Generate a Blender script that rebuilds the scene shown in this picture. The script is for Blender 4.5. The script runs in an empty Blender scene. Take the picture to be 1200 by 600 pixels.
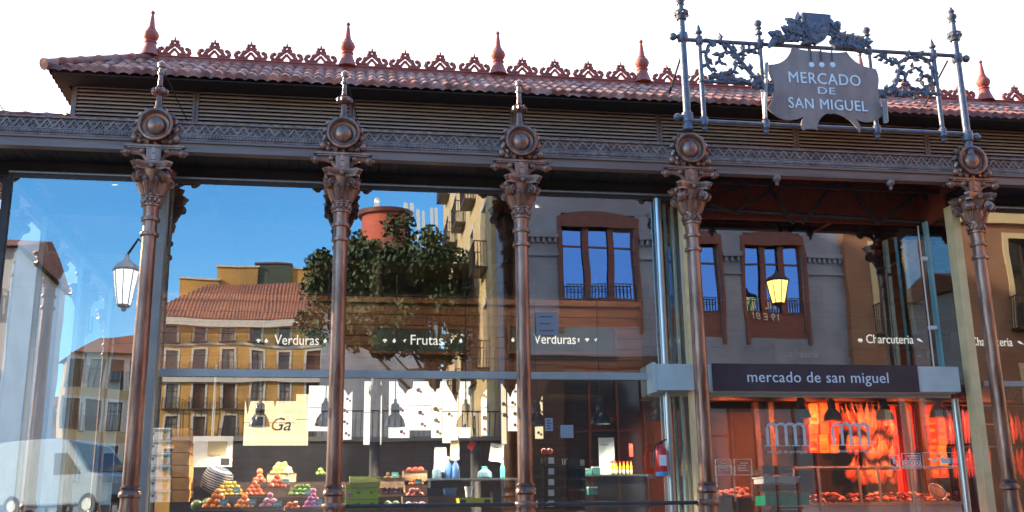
import bpy, math, random
from math import sin, cos, pi, radians, atan2, sqrt
from mathutils import Vector, Matrix

# ------------------------------------------------------------------ camera, sky, sun
sc = bpy.context.scene
col = sc.collection
PITCH, YAW, ROLL = 0.25403, 0.16284, -0.0149
FPX = 1243.13
CAM = Vector((0.0, -14.101, 1.6))
fw = Vector((sin(YAW)*cos(PITCH), cos(YAW)*cos(PITCH), sin(PITCH)))
r0 = Vector((cos(YAW), -sin(YAW), 0.0)); u0 = r0.cross(fw)
rt = r0*cos(ROLL) + u0*sin(ROLL); up = -r0*sin(ROLL) + u0*cos(ROLL)
cd = bpy.data.cameras.new('camera'); cam = bpy.data.objects.new('camera', cd); col.objects.link(cam)
cam.matrix_world = Matrix(((rt.x, up.x, -fw.x, CAM.x), (rt.y, up.y, -fw.y, CAM.y), (rt.z, up.z, -fw.z, CAM.z), (0, 0, 0, 1)))
cd.sensor_width = 36.0; cd.lens = 36.0*FPX/1200.0; cd.clip_end = 2000; cd.clip_start = 0.1
sc.camera = cam

SUN_AZ, SUN_EL = radians(-66), radians(21)         # azimuth from +Y towards +X
w = bpy.data.worlds.new('World'); sc.world = w; w.use_nodes = True
nt = w.node_tree; nt.nodes.clear()
N = nt.nodes.new; L = nt.links.new
sky = N('ShaderNodeTexSky'); sky.sky_type = 'NISHITA'; sky.sun_disc = False
sky.sun_elevation = SUN_EL; sky.sun_rotation = SUN_AZ; sky.air_density = 1.0; sky.dust_density = 0.6; sky.ozone_density = 2.0
bg = N('ShaderNodeBackground'); bg.inputs['Strength'].default_value = 0.15
wo = N('ShaderNodeOutputWorld')
# thin bright cloud veil over the half of the sky behind the market hall
tc = N('ShaderNodeTexCoord'); sep = N('ShaderNodeSeparateXYZ'); L(tc.outputs['Generated'], sep.inputs[0])
noi = N('ShaderNodeTexNoise'); noi.inputs['Scale'].default_value = 2.2; noi.inputs['Detail'].default_value = 5
L(tc.outputs['Generated'], noi.inputs['Vector'])
m1 = N('ShaderNodeMath'); m1.operation = 'MULTIPLY_ADD'; m1.inputs[1].default_value = 0.5
L(noi.outputs['Fac'], m1.inputs[0]); L(sep.outputs['Y'], m1.inputs[2])
mr = N('ShaderNodeMapRange'); mr.interpolation_type = 'SMOOTHSTEP'
mr.inputs['From Min'].default_value = 0.1; mr.inputs['From Max'].default_value = 0.8
mr.inputs['To Min'].default_value = 0.0; mr.inputs['To Max'].default_value = 0.95
L(m1.outputs[0], mr.inputs['Value'])
hs = N('ShaderNodeHueSaturation'); hs.inputs['Saturation'].default_value = 1.4; hs.inputs['Value'].default_value = 1.7
L(sky.outputs[0], hs.inputs['Color'])
mx = N('ShaderNodeMix'); mx.data_type = 'RGBA'
L(mr.outputs[0], mx.inputs['Factor']); L(hs.outputs[0], mx.inputs['A']); mx.inputs['B'].default_value = (5.5, 5.6, 6.0, 1)
L(mx.outputs['Result'], bg.inputs['Color']); L(bg.outputs[0], wo.inputs[0])

sd = bpy.data.lights.new('sun', 'SUN'); sd.energy = 4.6; sd.angle = radians(0.5); sd.color = (1.0, 0.80, 0.56)
sun = bpy.data.objects.new('sun', sd); col.objects.link(sun)
tosun = Vector((sin(SUN_AZ)*cos(SUN_EL), cos(SUN_AZ)*cos(SUN_EL), sin(SUN_EL)))
sun.rotation_euler = tosun.to_track_quat('Z', 'Y').to_euler(); sun.location = (-20, 20, 40)

sc.view_settings.view_transform = 'Standard'; sc.view_settings.look = 'None'
sc.view_settings.exposure = 1.5; sc.view_settings.gamma = 1.0; sc.view_settings.use_curve_mapping = False
sc.render.engine = 'CYCLES'
cy = sc.cycles
cy.use_denoising = True; cy.max_bounces = 8; cy.glossy_bounces = 4; cy.transparent_max_bounces = 24
cy.diffuse_bounces = 3; cy.caustics_reflective = False; cy.caustics_refractive = False; cy.sample_clamp_indirect = 6.0

random.seed(7)
R = random.Random(11)

# ------------------------------------------------------------------ helpers
def at(px, py, Y):
    """photo pixel (1200x600) -> point in the plane y = Y"""
    v = rt*((px-600)/FPX) + up*((300-py)/FPX) + fw
    return CAM + v*((Y-CAM.y)/v.y)
G, GE = 0.6, 1.4                                   # glass plane, recessed entrance glass
def seen_in_glass(px, py, Y, g=G):
    """real place of a thing whose mirror image lies at depth Y behind the glass"""
    p = at(px, py, Y); return Vector((p.x, 2*g - Y, p.z))

def empty(name, loc, rz=0.0):
    o = bpy.data.objects.new(name, None); col.objects.link(o); o.location = loc; o.rotation_euler = (0, 0, rz); o.empty_display_size = 0.2
    return o
def tag(o, label=None, cat=None, group=None, kind=None):
    if label: o['label'] = label
    if cat: o['category'] = cat
    if group: o['group'] = group
    if kind: o['kind'] = kind
    return o
def thing(name, label, cat, loc=(0, 0, 0), rz=0.0, group=None):
    return tag(empty(name, loc, rz), label, cat, group)
def copy_tree(o, parent=None):
    c = o.copy(); col.objects.link(c)
    if parent: c.parent = parent
    for ch in list(o.children): copy_tree(ch, c)
    return c
def dup(o, loc, label=None, group=None, rz=None, scale=None):
    c = copy_tree(o); c.location = loc
    if rz is not None: c.rotation_euler = (0, 0, rz)
    if scale: c.scale = (scale,)*3 if not hasattr(scale, '__len__') else scale
    if label: c['label'] = label
    if group: c['group'] = group
    return c

class MB:
    def __init__(s): s.v = []; s.f = []
    def add(s, vs, fs, M=None):
        b = len(s.v)
        for p in vs: s.v.append(M @ Vector(p) if M else Vector(p))
        for f in fs: s.f.append([b+i for i in f])
        return s
    def box(s, x0, x1, y0, y1, z0, z1, M=None):
        vs = [(x0, y0, z0), (x1, y0, z0), (x1, y1, z0), (x0, y1, z0), (x0, y0, z1), (x1, y0, z1), (x1, y1, z1), (x0, y1, z1)]
        return s.add(vs, [(0, 3, 2, 1), (4, 5, 6, 7), (0, 1, 5, 4), (1, 2, 6, 5), (2, 3, 7, 6), (3, 0, 4, 7)], M)
    def cbox(s, c, sx, sy, sz, M=None):
        return s.box(c[0]-sx/2, c[0]+sx/2, c[1]-sy/2, c[1]+sy/2, c[2]-sz/2, c[2]+sz/2, M)
    def bar(s, a, b, w_, h=None):
        """square bar from a to b"""
        a = Vector(a); b = Vector(b); d = b-a; l = d.length; h = h or w_
        M = Matrix.Translation(a) @ d.to_track_quat('Z', 'Y').to_matrix().to_4x4()
        return s.box(-w_/2, w_/2, -h/2, h/2, 0, l, M)
    def tube(s, pts, rad, n=8, cap=True):
        pts = [Vector(p) for p in pts]; k = len(pts)
        rads = rad if hasattr(rad, '__len__') else [rad]*k
        vs = []; fs = []
        t0 = (pts[1]-pts[0]).normalized()
        ref = Vector((0, 0, 1)) if abs(t0.z) < 0.9 else Vector((0, 1, 0))
        nrm = t0.cross(ref).normalized()
        for i, p in enumerate(pts):
            t = (pts[min(i+1, k-1)]-pts[max(i-1, 0)]).normalized()
            nrm = (nrm - t*nrm.dot(t)).normalized(); bn = t.cross(nrm)
            for j in range(n):
                a = 2*pi*j/n; vs.append(p + (nrm*cos(a)+bn*sin(a))*rads[i])
        for i in range(k-1):
            for j in range(n):
                fs.append((i*n+j, i*n+(j+1) % n, (i+1)*n+(j+1) % n, (i+1)*n+j))
        if cap: fs.append(tuple(reversed(range(n)))); fs.append(tuple((k-1)*n+j for j in range(n)))
        return s.add(vs, fs)
    def lathe(s, prof, c=(0, 0, 0), n=20, axis='Z', flute=0, M=None):
        """prof: list of (radius, height along the axis)"""
        vs = []; fs = []; k = len(prof)
        for (r, h) in prof:
            for j in range(n):
                a = 2*pi*j/n; q = r*(1-(flute if j % 2 else 0))
                if axis == 'Z': vs.append((c[0]+q*cos(a), c[1]+q*sin(a), c[2]+h))
                else: vs.append((c[0]+q*cos(a), c[1]-h, c[2]+q*sin(a)))     # axis towards -Y
        for i in range(k-1):
            for j in range(n):
                fs.append((i*n+j, i*n+(j+1) % n, (i+1)*n+(j+1) % n, (i+1)*n+j))
        fs.append(tuple(reversed(range(n)))); fs.append(tuple((k-1)*n+j for j in range(n)))
        return s.add(vs, fs, M)
    def ball(s, c, r, n=10, m=6, sc_=(1, 1, 1), M=None):
        vs = [(c[0], c[1], c[2]-r*sc_[2])]; fs = []
        for i in range(1, m):
            t = -pi/2 + pi*i/m
            for j in range(n):
                a = 2*pi*j/n; vs.append((c[0]+r*sc_[0]*cos(t)*cos(a), c[1]+r*sc_[1]*cos(t)*sin(a), c[2]+r*sc_[2]*sin(t)))
        vs.append((c[0], c[1], c[2]+r*sc_[2])); top = len(vs)-1
        for j in range(n):
            fs.append((0, 1+(j+1) % n, 1+j)); fs.append((top, 1+(m-2)*n+j, 1+(m-2)*n+(j+1) % n))
        for i in range(m-2):
            for j in range(n):
                fs.append((1+i*n+j, 1+i*n+(j+1) % n, 1+(i+1)*n+(j+1) % n, 1+(i+1)*n+j))
        return s.add(vs, fs, M)
    def prism(s, poly, y0, y1, M=None):
        """poly: (x, z) outline seen from -Y, extruded y0 -> y1"""
        k = len(poly)
        area = sum(poly[i][0]*poly[(i+1) % k][1]-poly[(i+1) % k][0]*poly[i][1] for i in range(k))
        if area < 0: poly = poly[::-1]
        vs = [(x, y0, z) for x, z in poly] + [(x, y1, z) for x, z in poly]
        fs = [tuple(range(k)), tuple(reversed(range(k, 2*k)))]
        for i in range(k): fs.append((i, k+i, k+(i+1) % k, (i+1) % k))
        return s.add(vs, fs, M)
    def build(s, name, m, parent=None, smooth=False, world=True):
        me = bpy.data.meshes.new(name)
        off = Vector((0, 0, 0))
        if parent is not None and world:
            q = parent
            while q: off += Vector(q.location); q = q.parent
        me.from_pydata([tuple(p-off) for p in s.v], [], s.f); me.update()
        o = bpy.data.objects.new(name, me); col.objects.link(o)
        if m: me.materials.append(m)
        if smooth:
            me.polygons.foreach_set('use_smooth', [True]*len(me.polygons))
            try: me.set_sharp_from_angle(angle=radians(40))
            except Exception: pass
        if parent is not None: o.parent = parent
        return o

def mat(name, c, rough=0.6, metal=0.0, c2=None, scale=6.0, bump=0.0, bscale=None, emit=None, estr=0.0, detail=4, spec=None, stretch=None, lo=0.35, hi=0.65):
    m = bpy.data.materials.new(name); m.use_nodes = True
    t = m.node_tree; b = t.nodes['Principled BSDF']
    b.inputs['Roughness'].default_value = rough; b.inputs['Metallic'].default_value = metal
    if spec is not None: b.inputs['Specular IOR Level'].default_value = spec
    b.inputs['Base Color'].default_value = (*c, 1)
    if c2 or bump:
        tcn = t.nodes.new('ShaderNodeTexCoord'); mp = t.nodes.new('ShaderNodeMapping')
        t.links.new(tcn.outputs['Object'], mp.inputs[0])
        if stretch: mp.inputs['Scale'].default_value = stretch
    if c2:
        n = t.nodes.new('ShaderNodeTexNoise'); n.inputs['Scale'].default_value = scale; n.inputs['Detail'].default_value = detail
        t.links.new(mp.outputs[0], n.inputs['Vector'])
        r = t.nodes.new('ShaderNodeMapRange'); r.inputs['From Min'].default_value = lo; r.inputs['From Max'].default_value = hi
        t.links.new(n.outputs['Fac'], r.inputs['Value'])
        x = t.nodes.new('ShaderNodeMix'); x.data_type = 'RGBA'
        x.inputs['A'].default_value = (*c, 1); x.inputs['B'].default_value = (*c2, 1)
        t.links.new(r.outputs[0], x.inputs['Factor']); t.links.new(x.outputs['Result'], b.inputs['Base Color'])
    if bump:
        n2 = t.nodes.new('ShaderNodeTexNoise'); n2.inputs['Scale'].default_value = bscale or scale*4; n2.inputs['Detail'].default_value = 5
        t.links.new(mp.outputs[0], n2.inputs['Vector'])
        bp = t.nodes.new('ShaderNodeBump'); bp.inputs['Strength'].default_value = bump; bp.inputs['Distance'].default_value = 0.02
        t.links.new(n2.outputs['Fac'], bp.inputs['Height']); t.links.new(bp.outputs[0], b.inputs['Normal'])
    if emit:
        b.inputs['Emission Color'].default_value = (*emit, 1); b.inputs['Emission Strength'].default_value = estr
    return m

def glass_mat(name, ior, tint, gloss):
    m = bpy.data.materials.new(name); m.use_nodes = True
    t = m.node_tree; t.nodes.clear()
    o = t.nodes.new('ShaderNodeOutputMaterial'); mixs = t.nodes.new('ShaderNodeMixShader')
    tr = t.nodes.new('ShaderNodeBsdfTransparent'); tr.inputs[0].default_value = (*tint, 1)
    gl = t.nodes.new('ShaderNodeBsdfGlossy'); gl.inputs['Color'].default_value = (*gloss, 1); gl.inputs['Roughness'].default_value = 0.0
    fr = t.nodes.new('ShaderNodeFresnel'); fr.inputs[0].default_value = ior
    ge = t.nodes.new('ShaderNodeNewGeometry'); inv = t.nodes.new('ShaderNodeMath'); inv.operation = 'SUBTRACT'; inv.inputs[0].default_value = 1.0
    t.links.new(ge.outputs['Backfacing'], inv.inputs[1])
    mu = t.nodes.new('ShaderNodeMath'); mu.operation = 'MULTIPLY'
    t.links.new(fr.outputs[0], mu.inputs[0]); t.links.new(inv.outputs[0], mu.inputs[1]); t.links.new(mu.outputs[0], mixs.inputs[0])
    t.links.new(tr.outputs[0], mixs.inputs[1]); t.links.new(gl.outputs[0], mixs.inputs[2]); t.links.new(mixs.outputs[0], o.inputs[0])
    # a slow waviness of the sheet bends the reflections a little
    tcn = t.nodes.new('ShaderNodeTexCoord'); n = t.nodes.new('ShaderNodeTexNoise'); n.inputs['Scale'].default_value = 0.9; n.inputs['Detail'].default_value = 1
    t.links.new(tcn.outputs['Object'], n.inputs['Vector'])
    bp = t.nodes.new('ShaderNodeBump'); bp.inputs['Strength'].default_value = 0.09; bp.inputs['Distance'].default_value = 0.02
    t.links.new(n.outputs['Fac'], bp.inputs['Height']); t.links.new(bp.outputs[0], gl.inputs['Normal'])
    return m

def text(s_, size, m, parent, loc, name='lettering', depth=0.006, align='CENTER', mirror=False, sx=1.0, spacing=1.0, shear=0.0, bold=0.0, rz=0.0, world=True, kind=None):
    cu = bpy.data.curves.new('lettering', 'FONT'); cu.body = s_; cu.size = size; cu.extrude = depth; cu.align_x = align; cu.align_y = 'CENTER'
    cu.space_character = spacing; cu.shear = shear; cu.offset = bold; cu.resolution_u = 4
    o = bpy.data.objects.new('tmp', cu); col.objects.link(o)
    dg = bpy.context.evaluated_depsgraph_get(); dg.update()
    me = bpy.data.meshes.new_from_object(o.evaluated_get(dg)); bpy.data.objects.remove(o)
    b = MB(); k = -1.0 if mirror else 1.0
    M = Matrix.Translation(Vector(loc)) @ Matrix.Rotation(rz, 4, 'Z') @ Matrix(((sx*k, 0, 0, 0), (0, 0, -1, 0), (0, 1, 0, 0), (0, 0, 0, 1)))
    b.add([v.co for v in me.vertices], [tuple(p.vertices)[::(-1 if mirror else 1)] for p in me.polygons], M)
    bpy.data.meshes.remove(me)
    return b.build(name, m, parent, world=world)

# ------------------------------------------------------------------ materials
M_ = {}
M_['iron'] = mat('painted iron', (0.15, 0.062, 0.04), 0.27, 0.45, (0.46, 0.25, 0.18), 6, 0.35, 30, stretch=(1, 1, 0.2), lo=0.36, hi=0.68)
M_['iron_dark'] = mat('dark iron', (0.045, 0.04, 0.045), 0.5, 0.3, (0.07, 0.06, 0.06), 5)
M_['frieze'] = mat('grey cast frieze', (0.17, 0.115, 0.10), 0.42, 0.2, (0.30, 0.215, 0.185), 9, 0.2, 40)
M_['beam'] = mat('grey beam', (0.165, 0.11, 0.09), 0.42, 0.2, (0.24, 0.165, 0.14), 3, stretch=(0.3, 1, 3))
M_['tile'] = mat('clay roof tile', (0.22, 0.05, 0.035), 0.75, 0, (0.42, 0.15, 0.09), 5, 0.3, 40)
M_['terra'] = mat('red ridge ceramic', (0.34, 0.07, 0.05), 0.6, 0, (0.44, 0.12, 0.08), 6, 0.15, 30)
M_['louvre'] = mat('louvre slat', (0.36, 0.26, 0.20), 0.5, 0.0, (0.48, 0.36, 0.29), 4, stretch=(0.4, 1, 4))
M_['dark'] = mat('dark void board', (0.022, 0.018, 0.018), 0.8, 0, (0.035, 0.026, 0.024), 4)
M_['soffit'] = mat('red soffit boards', (0.24, 0.06, 0.035), 0.7, 0, (0.15, 0.04, 0.025), 5, 0.2, 30, stretch=(6, 0.4, 1))
M_['wood'] = mat('orange brown wood', (0.17, 0.06, 0.02), 0.5, 0, (0.09, 0.035, 0.014), 4, 0.15, 30, stretch=(0.4, 3, 5))
M_['darkwood'] = mat('dark wood', (0.07, 0.035, 0.022), 0.5, 0, (0.04, 0.022, 0.016), 5, 0.1, 30, stretch=(0.4, 3, 5))
M_['header'] = mat('pale teal header paint', (0.56, 0.60, 0.55), 0.4, 0.1, (0.48, 0.52, 0.49), 3)
M_['steel'] = mat('brushed steel', (0.50, 0.53, 0.55), 0.3, 0.8, (0.40, 0.44, 0.47), 8, stretch=(3, 3, 0.3))
M_['cream'] = mat('cream post paint', (0.92, 0.66, 0.34), 0.45, 0.0, (0.80, 0.56, 0.28), 5)
M_['alu'] = mat('grey blue aluminium', (0.42, 0.42, 0.39), 0.4, 0.2, (0.35, 0.36, 0.34), 3)
M_['signpipe'] = mat('blue grey sign iron', (0.10, 0.105, 0.135), 0.38, 0.3, (0.17, 0.165, 0.19), 10, 0.2, 40)
M_['signboard'] = mat('weathered sign plate', (0.25, 0.185, 0.16), 0.42, 0.2, (0.34, 0.26, 0.225), 5, 0.1, 30, stretch=(1, 1, 0.4))
M_['letter'] = mat('white enamel letter', (0.78, 0.84, 0.88), 0.4)
M_['entrance'] = mat('brown black sign face', (0.05, 0.035, 0.04), 0.4, 0.1, (0.065, 0.047, 0.05), 3)
M_['glass'] = glass_mat('shop glass', 3.3, (0.93, 0.95, 0.95), (0.88, 0.96, 1.0))
M_['stall_green'] = mat('dark green board', (0.02, 0.035, 0.03), 0.5, 0, (0.03, 0.045, 0.04), 4)
M_['cardboard'] = mat('cardboard', (0.34, 0.22, 0.12), 0.8, 0, (0.42, 0.29, 0.17), 5)
M_['black'] = mat('black plastic', (0.02, 0.02, 0.022), 0.4)
M_['lampblack'] = mat('black lamp enamel', (0.03, 0.03, 0.034), 0.25, 0.2)
M_['white'] = mat('white paint', (0.75, 0.75, 0.73), 0.5, 0, (0.68, 0.68, 0.67), 4)
M_['granite'] = mat('granite', (0.30, 0.29, 0.28), 0.7, 0, (0.20, 0.20, 0.20), 40)

tn = M_['tile'].node_tree; vo = tn.nodes.new('ShaderNodeTexVoronoi'); vo.inputs['Scale'].default_value = 5.5; tcv = tn.nodes.new('ShaderNodeTexCoord'); tn.links.new(tcv.outputs['Object'], vo.inputs['Vector'])
sp_ = tn.nodes.new('ShaderNodeSeparateColor'); tn.links.new(vo.outputs['Color'], sp_.inputs[0])
hv = tn.nodes.new('ShaderNodeHueSaturation'); mpv = tn.nodes.new('ShaderNodeMapRange'); mpv.inputs['To Min'].default_value = 0.55; mpv.inputs['To Max'].default_value = 1.35
tn.links.new(sp_.outputs[0], mpv.inputs['Value']); tn.links.new(mpv.outputs[0], hv.inputs['Value'])
mps = tn.nodes.new('ShaderNodeMapRange'); mps.inputs['To Min'].default_value = 0.7; mps.inputs['To Max'].default_value = 1.1; tn.links.new(sp_.outputs[1], mps.inputs['Value']); tn.links.new(mps.outputs[0], hv.inputs['Saturation'])
pb = tn.nodes['Principled BSDF']; lk = pb.inputs['Base Color'].links[0].from_socket; tn.links.new(lk, hv.inputs['Color']); tn.links.new(hv.outputs[0], pb.inputs['Base Color'])
# ------------------------------------------------------------------ ground
def smooth(a, b, x):
    t = max(0.0, min(1.0, (x-a)/(b-a))); return t*t*(3-2*t)
gx = [-420, -120, -60, -30, -15, -8, -6, 0, 8, 15, 18, 30, 60, 120, 420]
gy = [-420, -200, -120, -60, -30, -17, -10, -6, -5, -4, -3, -2, -1, 0, 5, 12, 25, 60, 120, 420]
g = MB()
gh = lambda x, y: 1.1*smooth(-6, -0.5, y) - 0.02
g.add([(x, y, gh(x, y)) for y in gy for x in gx], [(j*len(gx)+i, j*len(gx)+i+1, (j+1)*len(gx)+i+1, (j+1)*len(gx)+i) for j in range(len(gy)-1) for i in range(len(gx)-1)])
tag(g.build('ground', mat('stone paving', (0.27, 0.25, 0.23), 0.8, 0, (0.19, 0.18, 0.17), 0.8, 0.2, 20)), kind='structure')

# ------------------------------------------------------------------ market hall
XL, XR, YB = -5.05, 14.6, 17.0
COLX = [-5.045, -2.545, -0.045, 2.455, 4.955, 9.433, 11.93, 14.43]
hall = thing('market_hall', 'iron and glass market hall with red tiled roof and louvred clerestory', 'market hall', (XL, 0, 0))
b = MB(); b.box(XL-0.35, XR+0.3, -0.45, YB, -0.3, 1.2); b.box(XL-0.4, XR+0.35, -0.5, YB, 1.1, 1.18)
b.build('plinth', M_['granite'], hall)
b = MB(); b.box(XL-0.2, XR, -0.2, YB, 1.2, 1.21); b.build('floor_slab', mat('market floor tiles', (0.22, 0.2, 0.18), 0.4, 0, (0.17, 0.15, 0.14), 3), hall)

def tile_slope(mb, a0, a1, b0, z0, b1, z1, runa, pitch=0.16, rows=4, swap=False, amp=0.05):
    n = int((a1-a0)/pitch); sub = 6; cols = n*sub+1
    ss = []
    for r in range(rows): ss += [(r/rows, 0.022), ((r+0.96)/rows, 0.0)]
    rr = random.Random(3); jit = [[rr.uniform(-0.006, 0.006) for _ in range(rows)] for _ in range(n+1)]
    vs = []; fs = []; m = len(ss)+2
    for i in range(cols):
        a = a0 + (a1-a0)*i/(cols-1)
        smx = min(1.0, max(0.0, (a-a0)/runa)) if runa else 1.0
        ph = (i % sub)/sub; corr = amp*sin(pi*ph) + (0.0 if ph else -0.004)
        base = [(-0.0001, -0.05)] + ss + [(1.0, 0.0)]
        for k, (s_, saw) in enumerate(base):
            s2 = min(s_, smx)
            bb = b0 + (b1-b0)*s2; z = z0 + (z1-z0)*s2 + saw + (corr if k else corr*0.6) + (jit[i//sub][min(rows-1, int(max(0, s_)*rows))] if k else 0)
            vs.append((bb, a, z) if swap else (a, bb, z))
    for i in range(cols-1):
        for k in range(m-1):
            fs.append((i*m+k, (i+1)*m+k, (i+1)*m+k+1, i*m+k+1))
    mb.add(vs, fs)

EZ, RZ = 8.075, 8.87                                # upper eave and ridge heights
b = MB()
tile_slope(b, -4.22, XR-0.5, 0.65, EZ, 2.0, RZ, 1.15)
tile_slope(b, 0.65, YB-2, -4.22, EZ, -3.07, RZ, 1.35, swap=True)
up_roof = b.build('upper_roof', M_['tile'], hall)
b = MB(); b.box(-3.1, XR-1.4, 2.0, YB-2, 8.80, RZ-0.01); b.build('roof_deck', M_['dark'], hall)
b = MB(); b.box(-4.17, XR-0.5, 0.70, 1.12, EZ-0.07, EZ-0.05); b.box(-4.17, -4.03, 1.12, YB-2, EZ-0.07, EZ-0.05); b.build('upper_soffit', M_['dark'], hall)
# hip tiles: half round caps climbing the corner
pts = [Vector((-4.26, 0.60, EZ+0.02)).lerp(Vector((-3.12, 1.97, RZ+0.03)), t/24) for t in range(25)]
b = MB(); b.tube(pts, [0.075 if i % 4 else 0.09 for i in range(25)], 10); b.build('hip_cap', M_['tile'], hall, True)
# ridge with cresting and finials
b = MB(); b.box(-3.15, XR-1.4, 1.955, 2.08, RZ-0.03, RZ+0.06); b.box(-3.15, XR-1.4, 1.94, 2.10, RZ+0.06, RZ+0.08)
ridge = b.build('ridge_crest', M_['terra'], hall)
fin = MB(); fin.lathe([(0.16, 0), (0.145, 0.03), (0.10, 0.16), (0.085, 0.22), (0.10, 0.235), (0.10, 0.25), (0.062, 0.27), (0.10, 0.30), (0.122, 0.35), (0.124, 0.38), (0.10, 0.43), (0.065, 0.46), (0.072, 0.475), (0.055, 0.49), (0.028, 0.70), (0.022, 0.735), (0.035, 0.75), (0.035, 0.77), (0.012, 0.80)], n=16)
finxs = [-3.10, -0.02, 2.46, 4.94, 8.95, 11.28]
fo = None
for i, x in enumerate(finxs):
    if fo is None: fo = fin.build('roof_finial', M_['terra'], ridge, True, world=False)
    else:
        o_ = fo.copy(); col.objects.link(o_); fo_ = o_
        o_.parent = ridge
    (fo if i == 0 else fo_).location = Vector((x, 2.0, RZ+0.06)) - Vector(hall.location)
def curl(cx, cz, r, a0, a1, n=9): return [(cx+r*cos(a0+(a1-a0)*i/n), 0, cz+r*sin(a0+(a1-a0)*i/n)) for i in range(n+1)]
cr = MB()
for k in (-1, 1):
    p = [(k*0.05, 0, 0.03), (k*0.11, 0, 0.055), (k*0.17, 0, 0.045), (k*0.215, 0, 0.05), (k*0.235, 0, 0.09), (k*0.225, 0, 0.13), (k*0.19, 0, 0.15), (k*0.165, 0, 0.135)]
    cr.tube(p, [0.03, 0.034, 0.03, 0.036, 0.04, 0.038, 0.036, 0.026], 6)
    cr.tube([(k*0.19, 0, 0.02), (k*0.12, 0, 0.12), (k*0.05, 0, 0.19), (0, 0, 0.225)], [0.026, 0.034, 0.034, 0.03], 6)
    cr.tube([(k*0.10, 0, 0.03), (k*0.03, 0, 0.11), (0, 0, 0.15)], 0.024, 6)
    cr.ball((k*0.115, 0, 0.155), 0.036, 6, 4); cr.ball((k*0.045, 0, 0.27), 0.033, 6, 4); cr.ball((k*0.065, 0, 0.215), 0.03, 6, 4)
    cr.tube([(0, 0, 0.21), (k*0.038, 0, 0.25), (0, 0, 0.29)], 0.022, 6)
cr.tube([(0, 0, 0.28), (0, 0, 0.35)], [0.026, 0.012], 6); cr.box(-0.23, 0.23, -0.02, 0.02, 0, 0.025)
crx = [204, 251, 294, 336, 376, 436, 475, 516, 556, 612, 650, 689, 727, 781, 818, 854, 890, 925, 960]
xs = [at(x, 62, 2.0).x for x in crx]
x = xs[-1]
while x < 11.6:
    x += 0.53
    if all(abs(x-f) > 0.36 for f in finxs): xs.append(x)
co = None
for x in xs:
    if co is None: co = o_ = cr.build('cresting_ornament', M_['terra'], ridge, False, world=False)
    else: o_ = co.copy(); col.objects.link(o_); o_.parent = ridge
    o_.location = Vector((x, 2.02, RZ+0.08)) - Vector(hall.location)

XG_ = -4.55
# clerestory louvres
breaks = [-3.96] + [at(px, 120, 1.2).x for px in (230, 413, 600, 770)]
while breaks[-1] < XR-1: breaks.append(breaks[-1]+2.3)
ZL0, ZL1 = 7.47, 8.07
def louvre(a0, a1, Y, swap=False):
    b = MB(); fr = MB(); n = 10
    for i in range(n):
        z = ZL0 + (ZL1-ZL0)*(i+0.5)/n
        if swap: b.bar((Y, a0+0.04, z), (Y, a1-0.04, z), 0.012); 
        M = Matrix.Translation((Y, (a0+a1)/2, z)) @ Matrix.Rotation(-pi/2, 4, 'Z') if swap else Matrix.Translation(((a0+a1)/2, Y, z))
        b.cbox((0, 0, 0), (a1-a0)-0.06, 0.075, 0.012, M @ Matrix.Rotation(radians(38), 4, 'X'))
        b.cbox((0, -0.034, -0.026), (a1-a0)-0.06, 0.010, 0.020, M)
    o = b.build('louvre_panel', M_['louvre'], hall)
    for a in (a0+0.02, a1-0.02):
        if swap: fr.box(Y-0.05, Y+0.05, a-0.025, a+0.025, ZL0-0.05, ZL1+0.03)
        else: fr.box(a-0.025, a+0.025, Y-0.05, Y+0.05, ZL0-0.05, ZL1+0.03)
    if not swap: fr.box(a0+0.05, a1-0.05, Y-0.045, Y+0.045, ZL1-0.01, ZL1+0.028); fr.box(a0+0.05, a1-0.05, Y-0.045, Y+0.045, ZL0-0.05, ZL0-0.01)
    fr.build('louvre_frame', M_['beam'], o)
for i in range(len(breaks)-1): louvre(breaks[i], breaks[i+1], 1.2)
for i in range(4): louvre(1.25+2.5*i, 3.75+2.5*i, -3.96, True)
b = MB(); b.box(-3.9, XR-1, 1.32, 1.36, 7.3, 8.3); b.box(-3.88, -3.84, 1.36, YB-2, 7.3, 8.3); b.box(XG_-0.4, 4.95, 1.28, 1.31, 6.6, 7.4); b.box(9.44, XR, 1.28, 1.31, 6.6, 7.4); b.build('clerestory_back', M_['dark'], hall)

# lower roof
b = MB()
tile_slope(b, XL, XR, 0.03, 7.02, 1.16, 7.485, 1.05, rows=4)
tile_slope(b, 0.0, YB, XL, 7.02, -3.98, 7.485, 1.1, swap=True)
b.build('lower_roof', M_['tile'], hall)
b = MB(); b.tube([Vector((XL-0.02, -0.02, 7.05)).lerp(Vector((-4.0, 1.13, 7.50)), t/20) for t in range(21)], [0.065 if i % 4 else 0.08 for i in range(21)], 8); b.build('hip_cap', M_['tile'], hall, True)

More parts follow.
